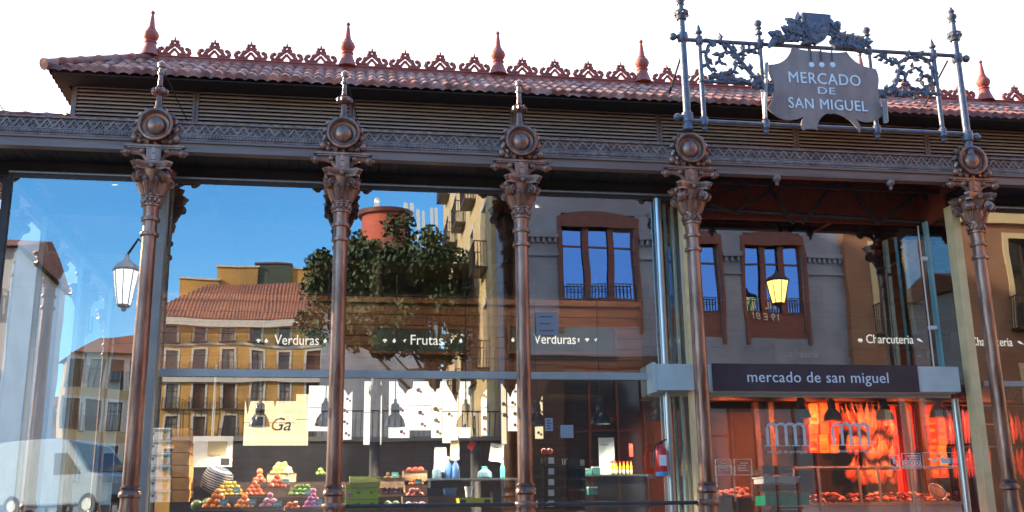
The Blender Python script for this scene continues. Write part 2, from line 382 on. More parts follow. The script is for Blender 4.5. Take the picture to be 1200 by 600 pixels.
# cornice: frieze with zigzag relief, rope moulding, fascia beam
ZF0, ZF1 = 6.895, 7.035
b = MB(); b.box(XL-0.03, XR, -0.03, 0.05, ZF0, ZF1); b.box(XL-0.03, XL+0.05, 0.05, YB, ZF0, ZF1)
b.box(XL-0.07, XR, -0.07, 0.05, ZF1, ZF1+0.018); b.box(XL-0.05, XR, -0.065, 0.05, ZF0-0.016, ZF0)
pt = 0.17; n = int((XR-XL)/pt)
for i in range(n):
    x = XL + i*pt; zc0 = ZF0+0.012; zc1 = ZF1-0.012
    b.bar((x, -0.045, zc0), (x+pt*0.5, -0.045, zc1), 0.022); b.bar((x+pt*0.5, -0.046, zc1), (x+pt, -0.046, zc0), 0.022)
    b.bar((x+pt*0.5, -0.042, zc0), (x+pt*0.86, -0.042, zc0+0.085), 0.014); b.bar((x+pt*0.5, -0.043, zc0), (x+pt*0.14, -0.043, zc0+0.085), 0.014)
    b.ball((x+pt*0.5, -0.045, zc0+0.05), 0.018, 6, 4); b.ball((x, -0.045, zc1-0.03), 0.016, 6, 4)
frz = b.build('frieze', M_['frieze'], hall)
b = MB()
pts = []; rad = []
k = int((XR-XL)/0.022)
b.tube([(XL-0.06+i*(XR-XL+0.06)/k, -0.045, 6.85) for i in range(k+1)], [0.036 if i % 2 else 0.027 for i in range(k+1)], 8)
b.tube([(XL-0.06, -0.06, 6.803), (XR, -0.06, 6.803)], 0.016, 8); b.box(XL-0.03, XR, -0.03, 0.05, 6.785, 6.878)
b.build('rope_moulding', M_['frieze'], hall, True)
b = MB(); b.box(XL-0.05, XR, -0.05, 0.06, 6.665, 6.784); b.box(XL-0.08, XR, -0.08, -0.05, 6.755, 6.784); b.box(XL-0.05, XL+0.06, 0.06, YB, 6.665, 6.894)
b.box(XL-0.065, XR, -0.065, 0.08, 6.63, 6.664)
b.build('fascia_beam', M_['beam'], hall)
# soffit and head panels above the glass
b = MB()
for (x0, x1) in ((XL+0.06, 4.95), (9.44, XR)):
    n = int((x1-x0)/0.14)
    for i in range(n):
        xa = x0+(x1-x0)*i/n; b.box(xa+0.004, xa+(x1-x0)/n-0.004, 0.082, 0.66, 6.655, 6.675)
    b.box(x0, x1, 0.64, 0.66, 6.43, 6.654)
b.build('eave_soffit', M_['dark'], hall)
ze = at(950, 263, GE).z
b = MB(); n = 34
for i in range(n):
    xa = 4.96 + 4.47*i/n; w_ = 4.47/n
    b.add([(xa+0.004, 0.09, 6.70), (xa+w_-0.004, 0.09, 6.70), (xa+w_-0.004, 1.45, 7.22), (xa+0.004, 1.45, 7.22), (xa+0.004, 0.09, 6.73), (xa+w_-0.004, 0.09, 6.73), (xa+w_-0.004, 1.45, 7.25), (xa+0.004, 1.45, 7.25)],
          [(0, 3, 2, 1), (4, 5, 6, 7), (0, 1, 5, 4), (1, 2, 6, 5), (2, 3, 7, 6), (3, 0, 4, 7)])
b.box(4.96, 9.43, 1.43, 1.46, ze+0.05, 7.22); b.box(4.955, 4.985, 0.67, 1.43, ze, 7.2); b.box(9.40, 9.43, 0.67, 1.43, ze, 7.2); b.box(4.955, 4.985, 0.1, 0.67, 6.68, 7.0); b.box(9.40, 9.43, 0.1, 0.67, 6.68, 7.0)
b.build('entrance_soffit', M_['soffit'], hall)
b = MB()
for (p, q) in (((815, 232), (905, 211)), ((830, 238), (868, 251)), ((862, 248), (905, 222)), ((985, 205), (1030, 262)), ((1030, 262), (1080, 222)), ((940, 262), (985, 205)), ((1080, 222), (1100, 262)), ((895, 210), (930, 262))):
    b.bar(at(*p, 1.15), at(*q, 1.15), 0.045)
b.tube([at(806, 243, 1.25), at(1110, 262, 1.25)], 0.035, 8); b.bar(at(815, 212, 0.8), at(1105, 226, 0.8), 0.05)
b.build('roof_strut', M_['iron_dark'], hall)
# little drop finials under the fascia of the entrance bay
for px, py in ((908, 192), (1041, 201)):
    p = at(px, py, 0.0); b = MB(); b.lathe([(0.02, 0.04), (0.025, 0.0), (0.06, -0.03), (0.068, -0.065), (0.05, -0.1), (0.02, -0.115), (0.03, -0.135), (0.02, -0.17)], (p.x, -0.02, 6.66), 12)
    b.build('drop_finial', M_['frieze'], hall, True)

# ---- glazing
def pane(x0, x1, y, z0, z1, m='glass'):
    b = MB(); b.box(x0, x1, y, y+0.012, z0, z1); return b.build('glass_pane', M_[m], hall)
XG = -4.55
ZG1 = 6.40
for (x0, x1) in ((XG, -2.42), (-2.42, -0.045), (-0.045, 2.455), (2.455, 4.99), (9.40, 11.93), (11.93, XR-0.5)):
    pane(x0+0.008, x1-0.008, G, 1.25, ZG1)
pane(5.0, 9.39, GE, 1.25, ze)
for (x, y0, y1) in ((4.99, G+0.02, GE), (9.40, G+0.02, GE)):
    b = MB(); b.box(x-0.006, x+0.006, y0, y1-0.01, 1.25, ze); b.build('glass_pane', M_['glass'], hall)
ys = [0.63, 2.5, 5.0, 7.5, 10.0, 12.5, 15.0]
for i in range(6):
    b = MB(); b.box(XG, XG+0.012, ys[i]+0.02, ys[i+1], 1.25, ZG1); b.build('glass_pane', M_['glass'], hall)
for y in ys[1:]:
    b = MB(); b.box(XG-0.04, XG+0.04, y-0.03, y+0.02, 1.25, ZG1); b.build('glazing_post', M_['alu'], hall)
b = MB(); b.tube([(XG, G-0.02, 6.475), (4.95, G-0.02, 6.475)], 0.022, 8); b.tube([(9.43, G-0.02, 6.475), (XR, G-0.02, 6.475)], 0.022, 8); b.build('glazing_head_tube', M_['steel'], hall, True)
b = MB(); b.box(XG, 4.95, G-0.03, G+0.04, 6.401, 6.45); b.box(9.43, XR, G-0.03, G+0.04, 6.401, 6.45); b.box(XG-0.03, XG+0.04, G+0.045, YB, 6.401, 6.6); b.build('glazing_head', M_['iron_dark'], hall)
b = MB(); b.box(XG-0.03, 4.95, G-0.04, G+0.05, 1.19, 1.26); b.box(9.43, XR, G-0.04, G+0.05, 1.19, 1.26); b.box(4.97, 9.42, GE-0.03, GE+0.04, 1.19, 1.26); b.build('glazing_sill', M_['alu'], hall)
p0 = at(187, 441, G); zt = 3.725
b = MB(); b.box(p0.x, 4.75, G-0.05, G-0.003, zt-0.05, zt+0.05); b.build('transom_rail', M_['alu'], hall)
b = MB(); b.box(9.6, XR-0.5, G-0.05, G-0.003, 3.62, 3.70); b.build('transom_rail', M_['alu'], hall)
# posts behind the columns and the round steel poles of the entrance
def post_px(pa, pb, Y, w_, d_, m, name='glazing_post'):
    a = at(*pa, Y); c = at(*pb, Y); x = (a.x+c.x)/2
    b = MB(); b.box(x-w_/2, x+w_/2, Y-d_/2, Y+d_/2, 1.2, 6.395); return b.build(name, M_[m], hall)
post_px((189, 260), (169, 560), 0.42, 0.13, 0.20, 'alu')
post_px((801, 260), (819, 560), 0.42, 0.12, 0.16, 'cream')
post_px((1119, 290), (1158, 590), 0.42, 0.13, 0.20, 'cream')
b = MB(); b.box(XG-0.05, XG+0.05, G-0.05, G-0.002, 1.2, 6.395); b.build('glazing_post', M_['iron_dark'], hall)
for (pa, pb, Y, r_, z1) in (((771, 260), (783, 500), 0.52, 0.055, 6.39), ((1118, 470), (1134, 590), 0.75, 0.055, 3.45), ((1153, 300), (1163, 400), 0.9, 0.035, 6.39)):
    x = (at(*pa, Y).x + at(*pb, Y).x)/2
    b = MB(); b.tube([(x, Y, 1.2), (x, Y, z1)], r_, 14); b.build('steel_pole', M_['steel'], hall, True)
greenglass = mat('green glass edge', (0.16, 0.36, 0.38), 0.10, 0.0, (0.28, 0.48, 0.50), 3, stretch=(1, 1, 0.3))
for (px, py, Y, w_, z0, z1) in ((781, 300, 0.8, 0.02, 1.3, 6.39), (788, 300, 0.95, 0.02, 1.3, 6.39), (794, 300, 1.1, 0.02, 1.3, 6.3), (1092, 330, 0.95, 0.045, 3.72, 6.3)):
    x = at(px, py, Y).x; b = MB(); b.box(x-w_/2, x+w_/2, Y-0.05, Y+0.05, z0, z1); b.build('glass_fin', greenglass, hall)
x = at(1083, 330, 0.85).x
b = MB(); b.tube([(x, 0.85, 3.7), (x, 0.85, 6.2)], 0.012, 6); p = at(1083, 303, 0.85); b.cbox(p, 0.09, 0.06, 0.05); p = at(1095, 384, 0.85); b.cbox((x+0.05, 0.85, p.z), 0.12, 0.06, 0.05); b.build('clamp_rod', M_['white'], hall)

# interior shell
b = MB(); b.box(XG+0.02, XR-0.6, 9.0, 9.1, 1.21, 6.7); b.box(XR-0.56, XR-0.48, 0.7, 9.1, 1.21, 6.7); b.build('rear_partition', M_['darkwood'], hall)
b = MB(); b.box(XG+0.02, XR-0.6, 0.67, 1.29, 6.70, 6.72) if False else None
b.box(XG+0.02, XR-0.6, 1.47, 16, 6.72, 6.78); b.build('ceiling_boards', M_['darkwood'], hall)
b = MB()
for y in (2.6, 5.0, 7.5):
    b.box(XG+0.05, XR-0.65, y-0.06, y+0.06, 6.45, 6.71)
for x in (-2.0, 0.5, 3.0, 5.5, 8.0, 10.5): b.box(x-0.05, x+0.05, 1.5, 8.95, 6.5, 6.70)
b.build('ceiling_beam', M_['iron_dark'], hall)

# ------------------------------------------------------------------ iron columns
Zc = lambda y: at(400, y, 0.0).z
PXM = 0.01165
def make_column(spire=True):
    t = empty('iron_column', (0, 0, 1.2)); z = lambda y: Zc(y)-1.2
    def lz(lst): return [(r*PXM, z(y)) for (y, r) in lst]
    b = MB()
    b.lathe([(0.2, 0.0), (0.2, 0.1), (0.17, 0.14), (0.14, 0.5)] + lz([(588, 9.6), (582, 9.7), (580, 12), (576, 12), (573, 10), (570, 10.8), (568, 9.0), (284, 8.0), (283.5, 10.3), (281.5, 11), (279.5, 10.3), (279, 8.2), (267, 8.2), (266.5, 10.4), (264.5, 11.0), (262.5, 10.4), (262, 8.4), (250, 9.0)]), n=24)
    sh = b.build('shaft', M_['iron'], t, True, world=False)
    b = MB(); b.lathe(lz([(262, 8.3), (250, 9.2)]), n=24, flute=0.1)
    b.lathe(lz([(250.5, 9.2), (250, 11.2), (248.5, 11.2), (248, 9.6), (239, 10), (238.5, 11.4), (236.5, 11.4), (236, 10.2), (226, 12.5), (216, 16), (211, 17)]), n=20)
    for k in range(12):
        a = 2*pi*k/12; rr_ = 10.4*PXM; c = (rr_*cos(a), rr_*sin(a), z(243.5)); b.ball(c, 0.03, 6, 4, (1, 1, 1.25))
        c2 = (rr_*cos(a+pi/12), rr_*sin(a+pi/12), z(246.5)); b.ball(c2, 0.017, 6, 4); b.ball((c2[0], c2[1], z(240.5)), 0.017, 6, 4)
    for k in range(8):                                 # acanthus leaves curling out of the bell
        a = 2*pi*k/8 + pi/8; e = Vector((cos(a), sin(a), 0)); sdv = Vector((-sin(a), cos(a), 0))
        pts = [e*(10.5*PXM)+Vector((0, 0, z(237))), e*(12.5*PXM)+Vector((0, 0, z(230))), e*(15*PXM)+Vector((0, 0, z(224))), e*(19*PXM)+Vector((0, 0, z(221))), e*(21*PXM)+Vector((0, 0, z(223.5)))]
        b.tube(pts, [0.03, 0.045, 0.045, 0.034, 0.022], 6)
        for q in (-1, 1): b.tube([pts[0]+sdv*0.03*q, pts[1]+sdv*0.05*q+e*0.01, pts[2]+sdv*0.055*q], [0.012, 0.022, 0.012], 5)
    # concave abacus
    def aba(h, cut):
        out = []
        for k in range(4):
            a = pi/4 + k*pi/2; c0 = Vector((cos(a), sin(a)))*h*1.36; c1 = Vector((cos(a+pi/2), sin(a+pi/2)))*h*1.36
            tn = Vector((-sin(a), cos(a)))
            out.append(c0 - tn*0.0 + tn*0.035)
            for s_ in (0.25, 0.5, 0.75):
                q = c0.lerp(c1, s_); out.append(q*(1-cut*(1-(2*s_-1)**2)))
            out.append(c1 - Vector((-sin(a+pi/2), cos(a+pi/2)))*0.035)
        return out
    def slab(h, cut, z0, z1, h2=None):
        A = aba(h, cut); B = aba(h2 or h, cut); n = len(A)
        b.add([(p.x, p.y, z0) for p in A]+[(p.x, p.y, z1) for p in B], [tuple(reversed(range(n))), tuple(range(n, 2*n))]+[(i, (i+1) % n, n+(i+1) % n, n+i) for i in range(n)])
    slab(19*PXM, 0.17, z(211.5), z(208.6)); slab(20*PXM, 0.17, z(208.5), z(205.6), 21.5*PXM); slab(22*PXM, 0.17, z(205.5), z(203.8)); slab(19*PXM, 0.17, z(203.7), z(202))
    for k in range(4):
        a = k*pi/2; b.ball((17.5*PXM*cos(a), 17.5*PXM*sin(a), z(208)), 0.042, 8, 5)
    cap = b.build('capital', M_['iron'], t, True, world=False)
    for k in range(4):                                 # corner volutes
        a = pi/4 + k*pi/2; e = Vector((cos(a), sin(a), 0)); c = e*(20.5*PXM) + Vector((0, 0, z(219)))
        sdv = Vector((-sin(a), cos(a), 0)); v = MB()
        for q in (-1, 1):
            sp = [c + sdv*0.045*q + (e*cos(th)+Vector((0, 0, 1))*sin(th))*(0.085*(1-th/(5*pi))) for th in [pi*0.5+i*pi/6 for i in range(22)]]
            v.tube(sp, 0.018, 5); v.ball(c+sdv*0.05*q, 0.028, 7, 5)
        v.tube([c-sdv*0.05, c+sdv*0.05], 0.066, 10); v.build('volute', M_['iron'], cap, True, world=False)
    # bracket block and arms with ball ends
    b = MB()
    b.lathe(lz([(202, 10), (200, 10.5), (199, 8.2), (193, 8.2), (192, 10), (190.5, 10), (190, 8.4), (184, 9)]), n=8)
    b.cbox((0, -0.06, z(194)), 0.19, 0.12, 0.19); b.cbox((0, -0.125, z(196)), 0.07, 0.02, 0.07); b.cbox((0, -0.125, z(189)), 0.05, 0.02, 0.06)
    b.box(-34*PXM, 34*PXM, -0.11, 0.25, z(183.6), z(181.4)); b.box(-31*PXM, 31*PXM, -0.095, 0.2, z(185.2), z(183.7))
    for q in (-1, 1):
        b.tube([(q*0.08, -0.05, z(198)), (q*0.14, -0.05, z(192)), (q*0.22, -0.05, z(188.5)), (q*0.33, -0.05, z(188.5))], [0.035, 0.03, 0.032, 0.028], 8)
        b.ball((q*0.36, -0.05, z(189.3)), 0.062, 10, 7); b.ball((q*0.415, -0.05, z(189.3)), 0.03, 8, 5); b.ball((q*0.16, -0.06, z(188)), 0.05, 8, 5)
    b.build('bracket', M_['iron'], t, True, world=False)
    # round boss on the cornice
    b = MB(); zr = z(159.5)
    b.lathe([(0.20, -0.05), (0.205, 0.08), (0.222, 0.10), (0.235, 0.14), (0.228, 0.17), (0.20, 0.175), (0.182, 0.15), (0.172, 0.11), (0.12, 0.095), (0.02, 0.09)], (0, 0, zr), 30, 'Y')
    ro = b.build('rosette', M_['iron'], t, True, world=False)
    b = MB(); b.lathe([(0.128, 0.09), (0.135, 0.105), (0.118, 0.14), (0.085, 0.165), (0.045, 0.178), (0.004, 0.182)], (0, 0, zr), 24, 'Y'); b.build('boss', M_['iron'], ro, True, world=False)
    b = MB()
    for k in range(13):                                # leaf wreath round the boss, open at the top
        a = pi/2 + 0.45 + k*(2*pi-0.9)/12; e = Vector((cos(a), 0, sin(a))); tn = Vector((-sin(a), 0, cos(a)))
        c = e*0.235 + Vector((0, -0.06, zr)); rr = 0.055 if k % 2 else 0.045
        b.tube([c-e*0.05, c, c+e*0.03+tn*0.02, c+e*0.05+tn*0.045], [0.03, rr, rr*0.75, 0.014], 6)
    for q in (-1, 1):
        b.ball((q*0.27, -0.07, zr-0.18), 0.06, 8, 5); b.ball((q*0.20, -0.07, zr-0.22), 0.045, 8, 5); b.tube([(q*0.20, -0.07, zr-0.20), (q*0.3, -0.07, zr-0.13)], 0.04, 6)
    b.build('leaf_wreath', M_['iron'], ro, True, world=False)
    if spire:
        b = MB(); b.lathe(lz([(141, 5), (137, 5.5), (135, 4.2), (122, 3.6), (114, 3.3), (112, 4.6), (111, 3.0), (99, 2.7), (98.5, 4.2), (96.5, 4.2), (96, 3), (91, 2.8), (90, 4.6), (86, 4.9), (84, 3.2), (82.5, 1.0)]), n=14)
        sp = b.build('spire', M_['iron'], t, True, world=False)
        b = MB(); b.lathe(lz([(123, 4), (122, 6.5), (119.5, 8.2), (117, 7), (115, 6), (114, 4)]), n=14)
        for k in range(7):
            a = 2*pi*k/7; b.ball((7.6*PXM*cos(a), 7.6*PXM*sin(a), z(118)), 0.03, 6, 4, (1, 1, 1.5))
        b.build('collar', M_['iron'], sp, True, world=False)
        b = MB(); b.tube([(0.02, 0, z(92)), (0.30, 1.17, z(140)+0.15)], 0.008, 5); b.build('stay_wire', M_['iron_dark'], sp, world=False)
    return t
colA = make_column(True); colB = make_column(False)
clabels = {1: 'iron column with spire at the left end, bright sky pane on its left', 2: 'iron column with spire between the Verduras and Frutas boards', 3: 'iron column with spire to the right of the Frutas board',
           4: 'iron column under the left post of the rooftop sign', 5: 'iron column under the right post of the rooftop sign'}
for o in (colA, colB): o['category'] = 'column'; o['kind'] = 'thing'
first = {}
for i, x in enumerate(COLX):
    src = colB if i in (4, 5) else colA
    lab = clabels.get(i, 'iron column of the market hall beyond the edge of the picture')
    if src.name not in first: first[src.name] = 1; src.location = (x, 0, 1.2); o = src; o['label'] = lab
    else: o = dup(src, (x, 0, 1.2), lab)
    o['group'] = 'cast iron columns of the market front'
for j in range(1, 5): dup(colA, (XL, 2.5*j, 1.2), 'iron column on the side wall seen through the first glass bay', 'cast iron columns of the side wall', rz=-pi/2)

# guard rail between the columns
rail = thing('guard_rail', 'dark round handrail running low between the iron columns', 'railing', (-0.045, 0, 1.97))
b = MB()
for (x0, x1) in ((-0.045, 2.455), (2.455, 4.955)):
    b.tube([(x0+0.14, -0.01, 1.94), (x1-0.14, -0.01, 1.94)], 0.028, 10)
b.build('rail_tube', M_['iron_dark'], rail, True)
for x in (-0.045, 2.455, 4.955):
    b = MB(); b.lathe([(0.15, -0.04), (0.165, -0.02), (0.165, 0.02), (0.15, 0.04)], (x, 0, 1.94), 16); b.build('rail_clamp', M_['iron'], rail, True)

# ------------------------------------------------------------------ rooftop sign
YS = -0.08
S = lambda px, py, dy=0.0: at(px, py, YS+dy)
sign = thing('rooftop_sign', 'wrought iron rooftop sign reading Mercado de San Miguel over the entrance', 'sign', (7.19, YS, 7.1))
def vpost(px_low, py_low, py_top, r, items, name, n=12, balls=()):
    """vertical post through the photo point, with turned items (py, radius)"""
    p = S(px_low, py_low); x = p.x
    zz = lambda py, px=px_low: S(px, py).z
    b = MB(); b.lathe([(rr, zz(py)) for py, rr in items], (x, YS, 0), n)
    for (py, rr) in balls: b.ball((x, YS, zz(py)), rr, 10, 7)
    return b, x, zz
for (pl, off) in ((4.955, 0), (9.433, 0)):
    px0, py0 = (808, 145) if pl < 6 else (1131, 175)
    x = pl; zb = S(px0, py0).z; k = 1.0
    if pl < 6: zs = dict(base=zb, r1=S(803, 138).z, r2=S(790, 43).z, col=S(788, 17).z, top=S(786, -12).z)
    else: zs = dict(base=zb, r1=S(1128, 160).z, r2=S(1118, 68).z, col=S(1108, 42).z, top=S(1103, 9).z)
    b = MB()
    pr = [(0.075, zs['base']-0.1), (0.075, zs['base']+0.02), (0.06, zs['base']+0.04), (0.057, zs['r1']-0.09), (0.085, zs['r1']-0.07), (0.09, zs['r1']), (0.085, zs['r1']+0.07), (0.057, zs['r1']+0.09),
          (0.052, zs['r2']-0.09), (0.08, zs['r2']-0.06), (0.085, zs['r2']), (0.08, zs['r2']+0.06), (0.05, zs['r2']+0.08), (0.048, zs['col']-0.09), (0.075, zs['col']-0.08), (0.10, zs['col']), (0.115, zs['col']+0.05), (0.10, zs['col']+0.06), (0.07, zs['col']+0.065), (0.045, zs['col']+0.08),
          (0.042, zs['top']-0.25), (0.06, zs['top']-0.24), (0.04, zs['top']-0.22), (0.075, zs['top']-0.17), (0.075, zs['top']-0.13), (0.035, zs['top']-0.10), (0.055, zs['top']-0.06), (0.03, zs['top']-0.02), (0.012, zs['top']+0.02)]
    b.lathe(pr, (x, YS, 0), 14)
    for kk in range(8):
        a = 2*pi*kk/8; b.ball((x+0.095*cos(a), YS+0.095*sin(a), zs['col']), 0.03, 6, 4)
    po = b.build('main_post', M_['signpipe'], sign, True)
    q = -1 if pl < 6 else 1
    for kz in ('r1', 'r2'):
        b = MB(); b.tube([(x, YS, zs[kz]), (x+q*0.12, YS, zs[kz])], 0.03, 8); b.ball((x+q*0.15, YS, zs[kz]), 0.062, 10, 7); b.build('ball_end', M_['signpipe'], po, True)
    if pl < 6: ZR1L, ZR2L = zs['r1'], zs['r2']
    else: ZR1R, ZR2R = zs['r1'], zs['r2']
ZR1, ZR2 = (ZR1L+ZR1R)/2, (ZR2L+ZR2R)/2
ZRM = (S(822, 93).z + S(1100, 112).z)/2
for z, xa, xb in ((ZR1, 4.955, 9.433), (ZR2, 4.955, 9.433), (ZRM, S(822, 93).x, S(908, 99).x), (ZRM, S(1008, 106).x, S(1100, 112).x)):
    b = MB(); b.tube([(xa, YS, z), (xb, YS, z)], 0.032 if z != ZRM else 0.028, 10); b.build('cross_bar', M_['signpipe'], sign, True)
for px, big in ((822, 0), (893, 1), (1022, 1), (1098, 0)):
    x = S(px, 90 if px < 950 else 100).x
    t_ = 0.42 if big else 0.24
    r_ = 0.036
    pr = [(0.012, ZR1-0.16), (0.04, ZR1-0.13), (0.028, ZR1-0.09), (0.06, ZR1-0.06), (0.066, ZR1), (0.055, ZR1+0.06), (r_, ZR1+0.08), (r_, ZR2-0.08), (0.055, ZR2-0.06), (0.06, ZR2), (0.055, ZR2+0.06), (0.03, ZR2+0.08)]
    if big: pr += [(0.03, ZR2+0.14), (0.058, ZR2+0.16), (0.06, ZR2+0.19), (0.03, ZR2+0.205), (0.03, ZR2+0.235), (0.05, ZR2+0.25), (0.052, ZR2+0.27), (0.03, ZR2+0.285), (0.058, ZR2+0.32), (0.062, ZR2+0.36), (0.03, ZR2+0.40), (0.008, ZR2+0.41)]
    else: pr += [(0.026, ZR2+0.10), (0.055, ZR2+0.12), (0.055, ZR2+0.15), (0.03, ZR2+0.17), (0.035, ZR2+0.19), (0.006, ZR2+0.27)]
    b = MB(); b.lathe(pr, (x, YS, 0), 12)
    if not big: b.ball((x, YS, ZRM), 0.05, 10, 6)
    b.build('slender_post', M_['signpipe'], sign, True)
for (a, c) in (((805, 46), (783, 114)), ((1112, 70), (1080, 130)), ((950, 52), (935, 130))):   # stays back to the roof
    pa = S(*a); b = MB(); pc = at(c[0], c[1], 1.0); b.tube([pa+Vector((0, 0.04, 0)), pc], 0.018, 6); b.build('back_stay', M_['iron_dark'], sign)
# scroll ornaments with leaves
def leafy(b, pts, n=14, lr=0.06, rad=0.022, seed=1):
    rr = random.Random(seed); k = len(pts); b.tube(pts, [rad*(1.25-0.6*i/(k-1)) for i in range(k)], 7)
    for j in range(n):
        u = (j+0.5)/n*(k-1); i = int(u); p = pts[i].lerp(pts[min(i+1, k-1)], u-i)
        t = (pts[min(i+1, k-1)]-pts[max(i-1, 0)]).normalized(); nn = Vector((-t.z, 0, t.x))*(1 if j % 2 else -1)
        s_ = lr*1.35*rr.uniform(0.75, 1.25); y_ = Vector((0, rr.uniform(-0.03, 0.02), 0))
        b.tube([p, p+nn*s_*0.6+t*s_*0.35+y_, p+nn*s_*1.05+t*s_*1.0+y_*1.6], [s_*0.2, s_*0.46, s_*0.08], 5)
        if j % 3 == 0: b.ball(p+Vector((0, -0.02, 0)), lr*0.42, 6, 4)
def spx(lst): return [S(*q) for q in lst]
for side in (0, 1):
    if side == 0:
        P1 = spx([(905, 105), (893, 98), (882, 88), (873, 78), (864, 66), (851, 50), (838, 48), (830, 54), (827, 65), (830, 78), (838, 87), (850, 89), (860, 83), (864, 73), (860, 64), (852, 60), (845, 63), (842, 70), (847, 76)])
        P2 = spx([(830, 90), (842, 90), (856, 93), (868, 96), (885, 100), (900, 108)])
        P3 = spx([(866, 64), (874, 59), (884, 58), (892, 54)])
    else:
        P1 = spx([(1028, 112), (1040, 106), (1050, 98), (1053, 86), (1053, 74), (1062, 68), (1075, 66), (1086, 70), (1091, 80), (1092, 92), (1088, 102), (1078, 106), (1066, 102), (1060, 93), (1064, 84), (1073, 79), (1080, 84), (1081, 92), (1076, 95)])
        P2 = spx([(1030, 112), (1042, 108), (1055, 109), (1070, 110), (1088, 108)])
        P3 = spx([(1052, 74), (1044, 72), (1036, 68), (1028, 64)])
    b = MB(); leafy(b, P1, 34, 0.062, 0.03, 5+side); leafy(b, P2, 14, 0.06, 0.03, 8+side); leafy(b, P3, 8, 0.06, 0.025, 11+side)
    for q in P2[-3:] if side == 0 else P2[:3]:
        for kq in range(4): b.ball(q+Vector((R.uniform(-.05, .05), -0.04, R.uniform(-.05, .05))), 0.045, 6, 4)
    b.build('scroll_ornament', M_['signpipe'], sign, True)
# the shaped plate
oc = lambda u, v: (860+u/3.53, v/3.53)
def arc(p, q, sag, n=6):
    """points p->q bowed by sag pixels to the left of travel"""
    dx, dy = q[0]-p[0], q[1]-p[1]; l = sqrt(dx*dx+dy*dy)
    return [(p[0]+dx*i/n - dy/l*sag*4*(i/n)*(1-i/n), p[1]+dy*i/n + dx/l*sag*4*(i/n)*(1-i/n)) for i in range(n)]
q = [oc(*a) for a in ((240, 195), (352, 212), (465, 215), (585, 285), (598, 345), (622, 470), (500, 492), (520, 552), (412, 470), (385, 470), (345, 540), (285, 540), (292, 482), (138, 448), (160, 335), (142, 268))]
outl = arc(q[0], q[1], 1.5) + arc(q[1], q[2], 1.5) + arc(q[2], q[3], 5) + arc(q[3], q[4], -1.5) + arc(q[4], q[5], 3) + arc(q[5], q[6], -7) + arc(q[6], q[7], -3) + arc(q[7], q[8], 5) + arc(q[8], q[9], -0.5) + arc(q[9], q[10], 4) + arc(q[10], q[11], 2) + arc(q[11], q[12], -3) + arc(q[12], q[13], -9) + arc(q[13], q[14], 4) + arc(q[14], q[15], -1.5) + arc(q[15], q[0], 7)
YP = YS-0.07
outm = [(at(px, py, YP).x, at(px, py, YP).z) for px, py in outl]
b = MB(); b.prism(outm, YP-0.012, YP+0.012)
board = b.build('name_plate', M_['signboard'], sign)
def lerp2(n_): return n_
for (ul, vt, dy) in ((142, 270, 1), (600, 330, -1)):
    pass
for (tp, bt, sgn) in (((897, 76), (895, 141), -1), ((1034, 118), (1036, 145), 1)):       # curled side ears of the plate
    b = MB(); pts = []
    pa = at(tp[0], tp[1], YP); pb = at(bt[0], bt[1], YP); n = 8; vs = []; fs = []
    for i in range(n+1):
        c = pa.lerp(pb, i/n); w_ = 0.10+0.05*sin(pi*i/n)
        for k in range(5):
            th = k/4*pi*0.9; vs.append((c.x+sgn*(0.055*sin(th)) - sgn*0.02, YP-0.012-0.055*(1-cos(th))*0.8, c.z))
    for i in range(n):
        for k in range(4): fs.append((i*5+k, i*5+k+1, (i+1)*5+k+1, (i+1)*5+k))
    m = len(vs); vs2 = vs + [(x, y-0.012, z) for x, y, z in vs]; fs2 = fs + [tuple(m+i for i in reversed(f)) for f in fs]
    b.add(vs2, fs2); b.build('plate_curl', M_['signboard'], board, True)
tl = at(925, 92, YP); 
for txt, pxa, pxb, pym, hpx in (('MERCADO', (923, 84), (1008, 100), (966, 93), 15), ('DE', (958, 106), (978, 108), (968, 107), 9), ('SAN MIGUEL', (924, 120), (1017, 131), (970, 123), 14)):
    pa = at(*pxa, YP); pb = at(*pxb, YP); pm = at(*pym, YP)
    o = text(txt, 0.25, M_['letter'], board, (pm.x, YP-0.018, pm.z), depth=0.006, spacing=1.08)
    ws = [v.co.x for v in o.data.vertices]; hs = [v.co.z for v in o.data.vertices]
    sx_ = (pb.x-pa.x)/(max(ws)-min(ws)); sz_ = hpx*0.0121/(max(hs)-min(hs)); cx = (max(ws)+min(ws))/2; cz = (max(hs)+min(hs))/2
    off = Vector((pm.x, YP, pm.z)) - (Vector(sign.location))
    for v in o.data.vertices: v.co.x = off.x+(v.co.x-cx)*sx_; v.co.z = off.z+(v.co.z-cz)*sz_
for u in (320, 362, 407):
    px, py = oc(u, 269); p = at(px, py, YP); b = MB(); b.lathe([(0.045, 0.014), (0.04, 0.02), (0.001, 0.022)], (p.x, YP, p.z), 14, 'Y'); b.build('eyelet', M_['letter'], board, True)
    p2 = at(*oc(u-6, 205), YP); b = MB(); b.bar((p2.x, YP-0.022, p2.z), (p.x-0.005, YP-0.022, p.z+0.05), 0.035, 0.012); b.build('hanging_strap', M_['signpipe'], board)
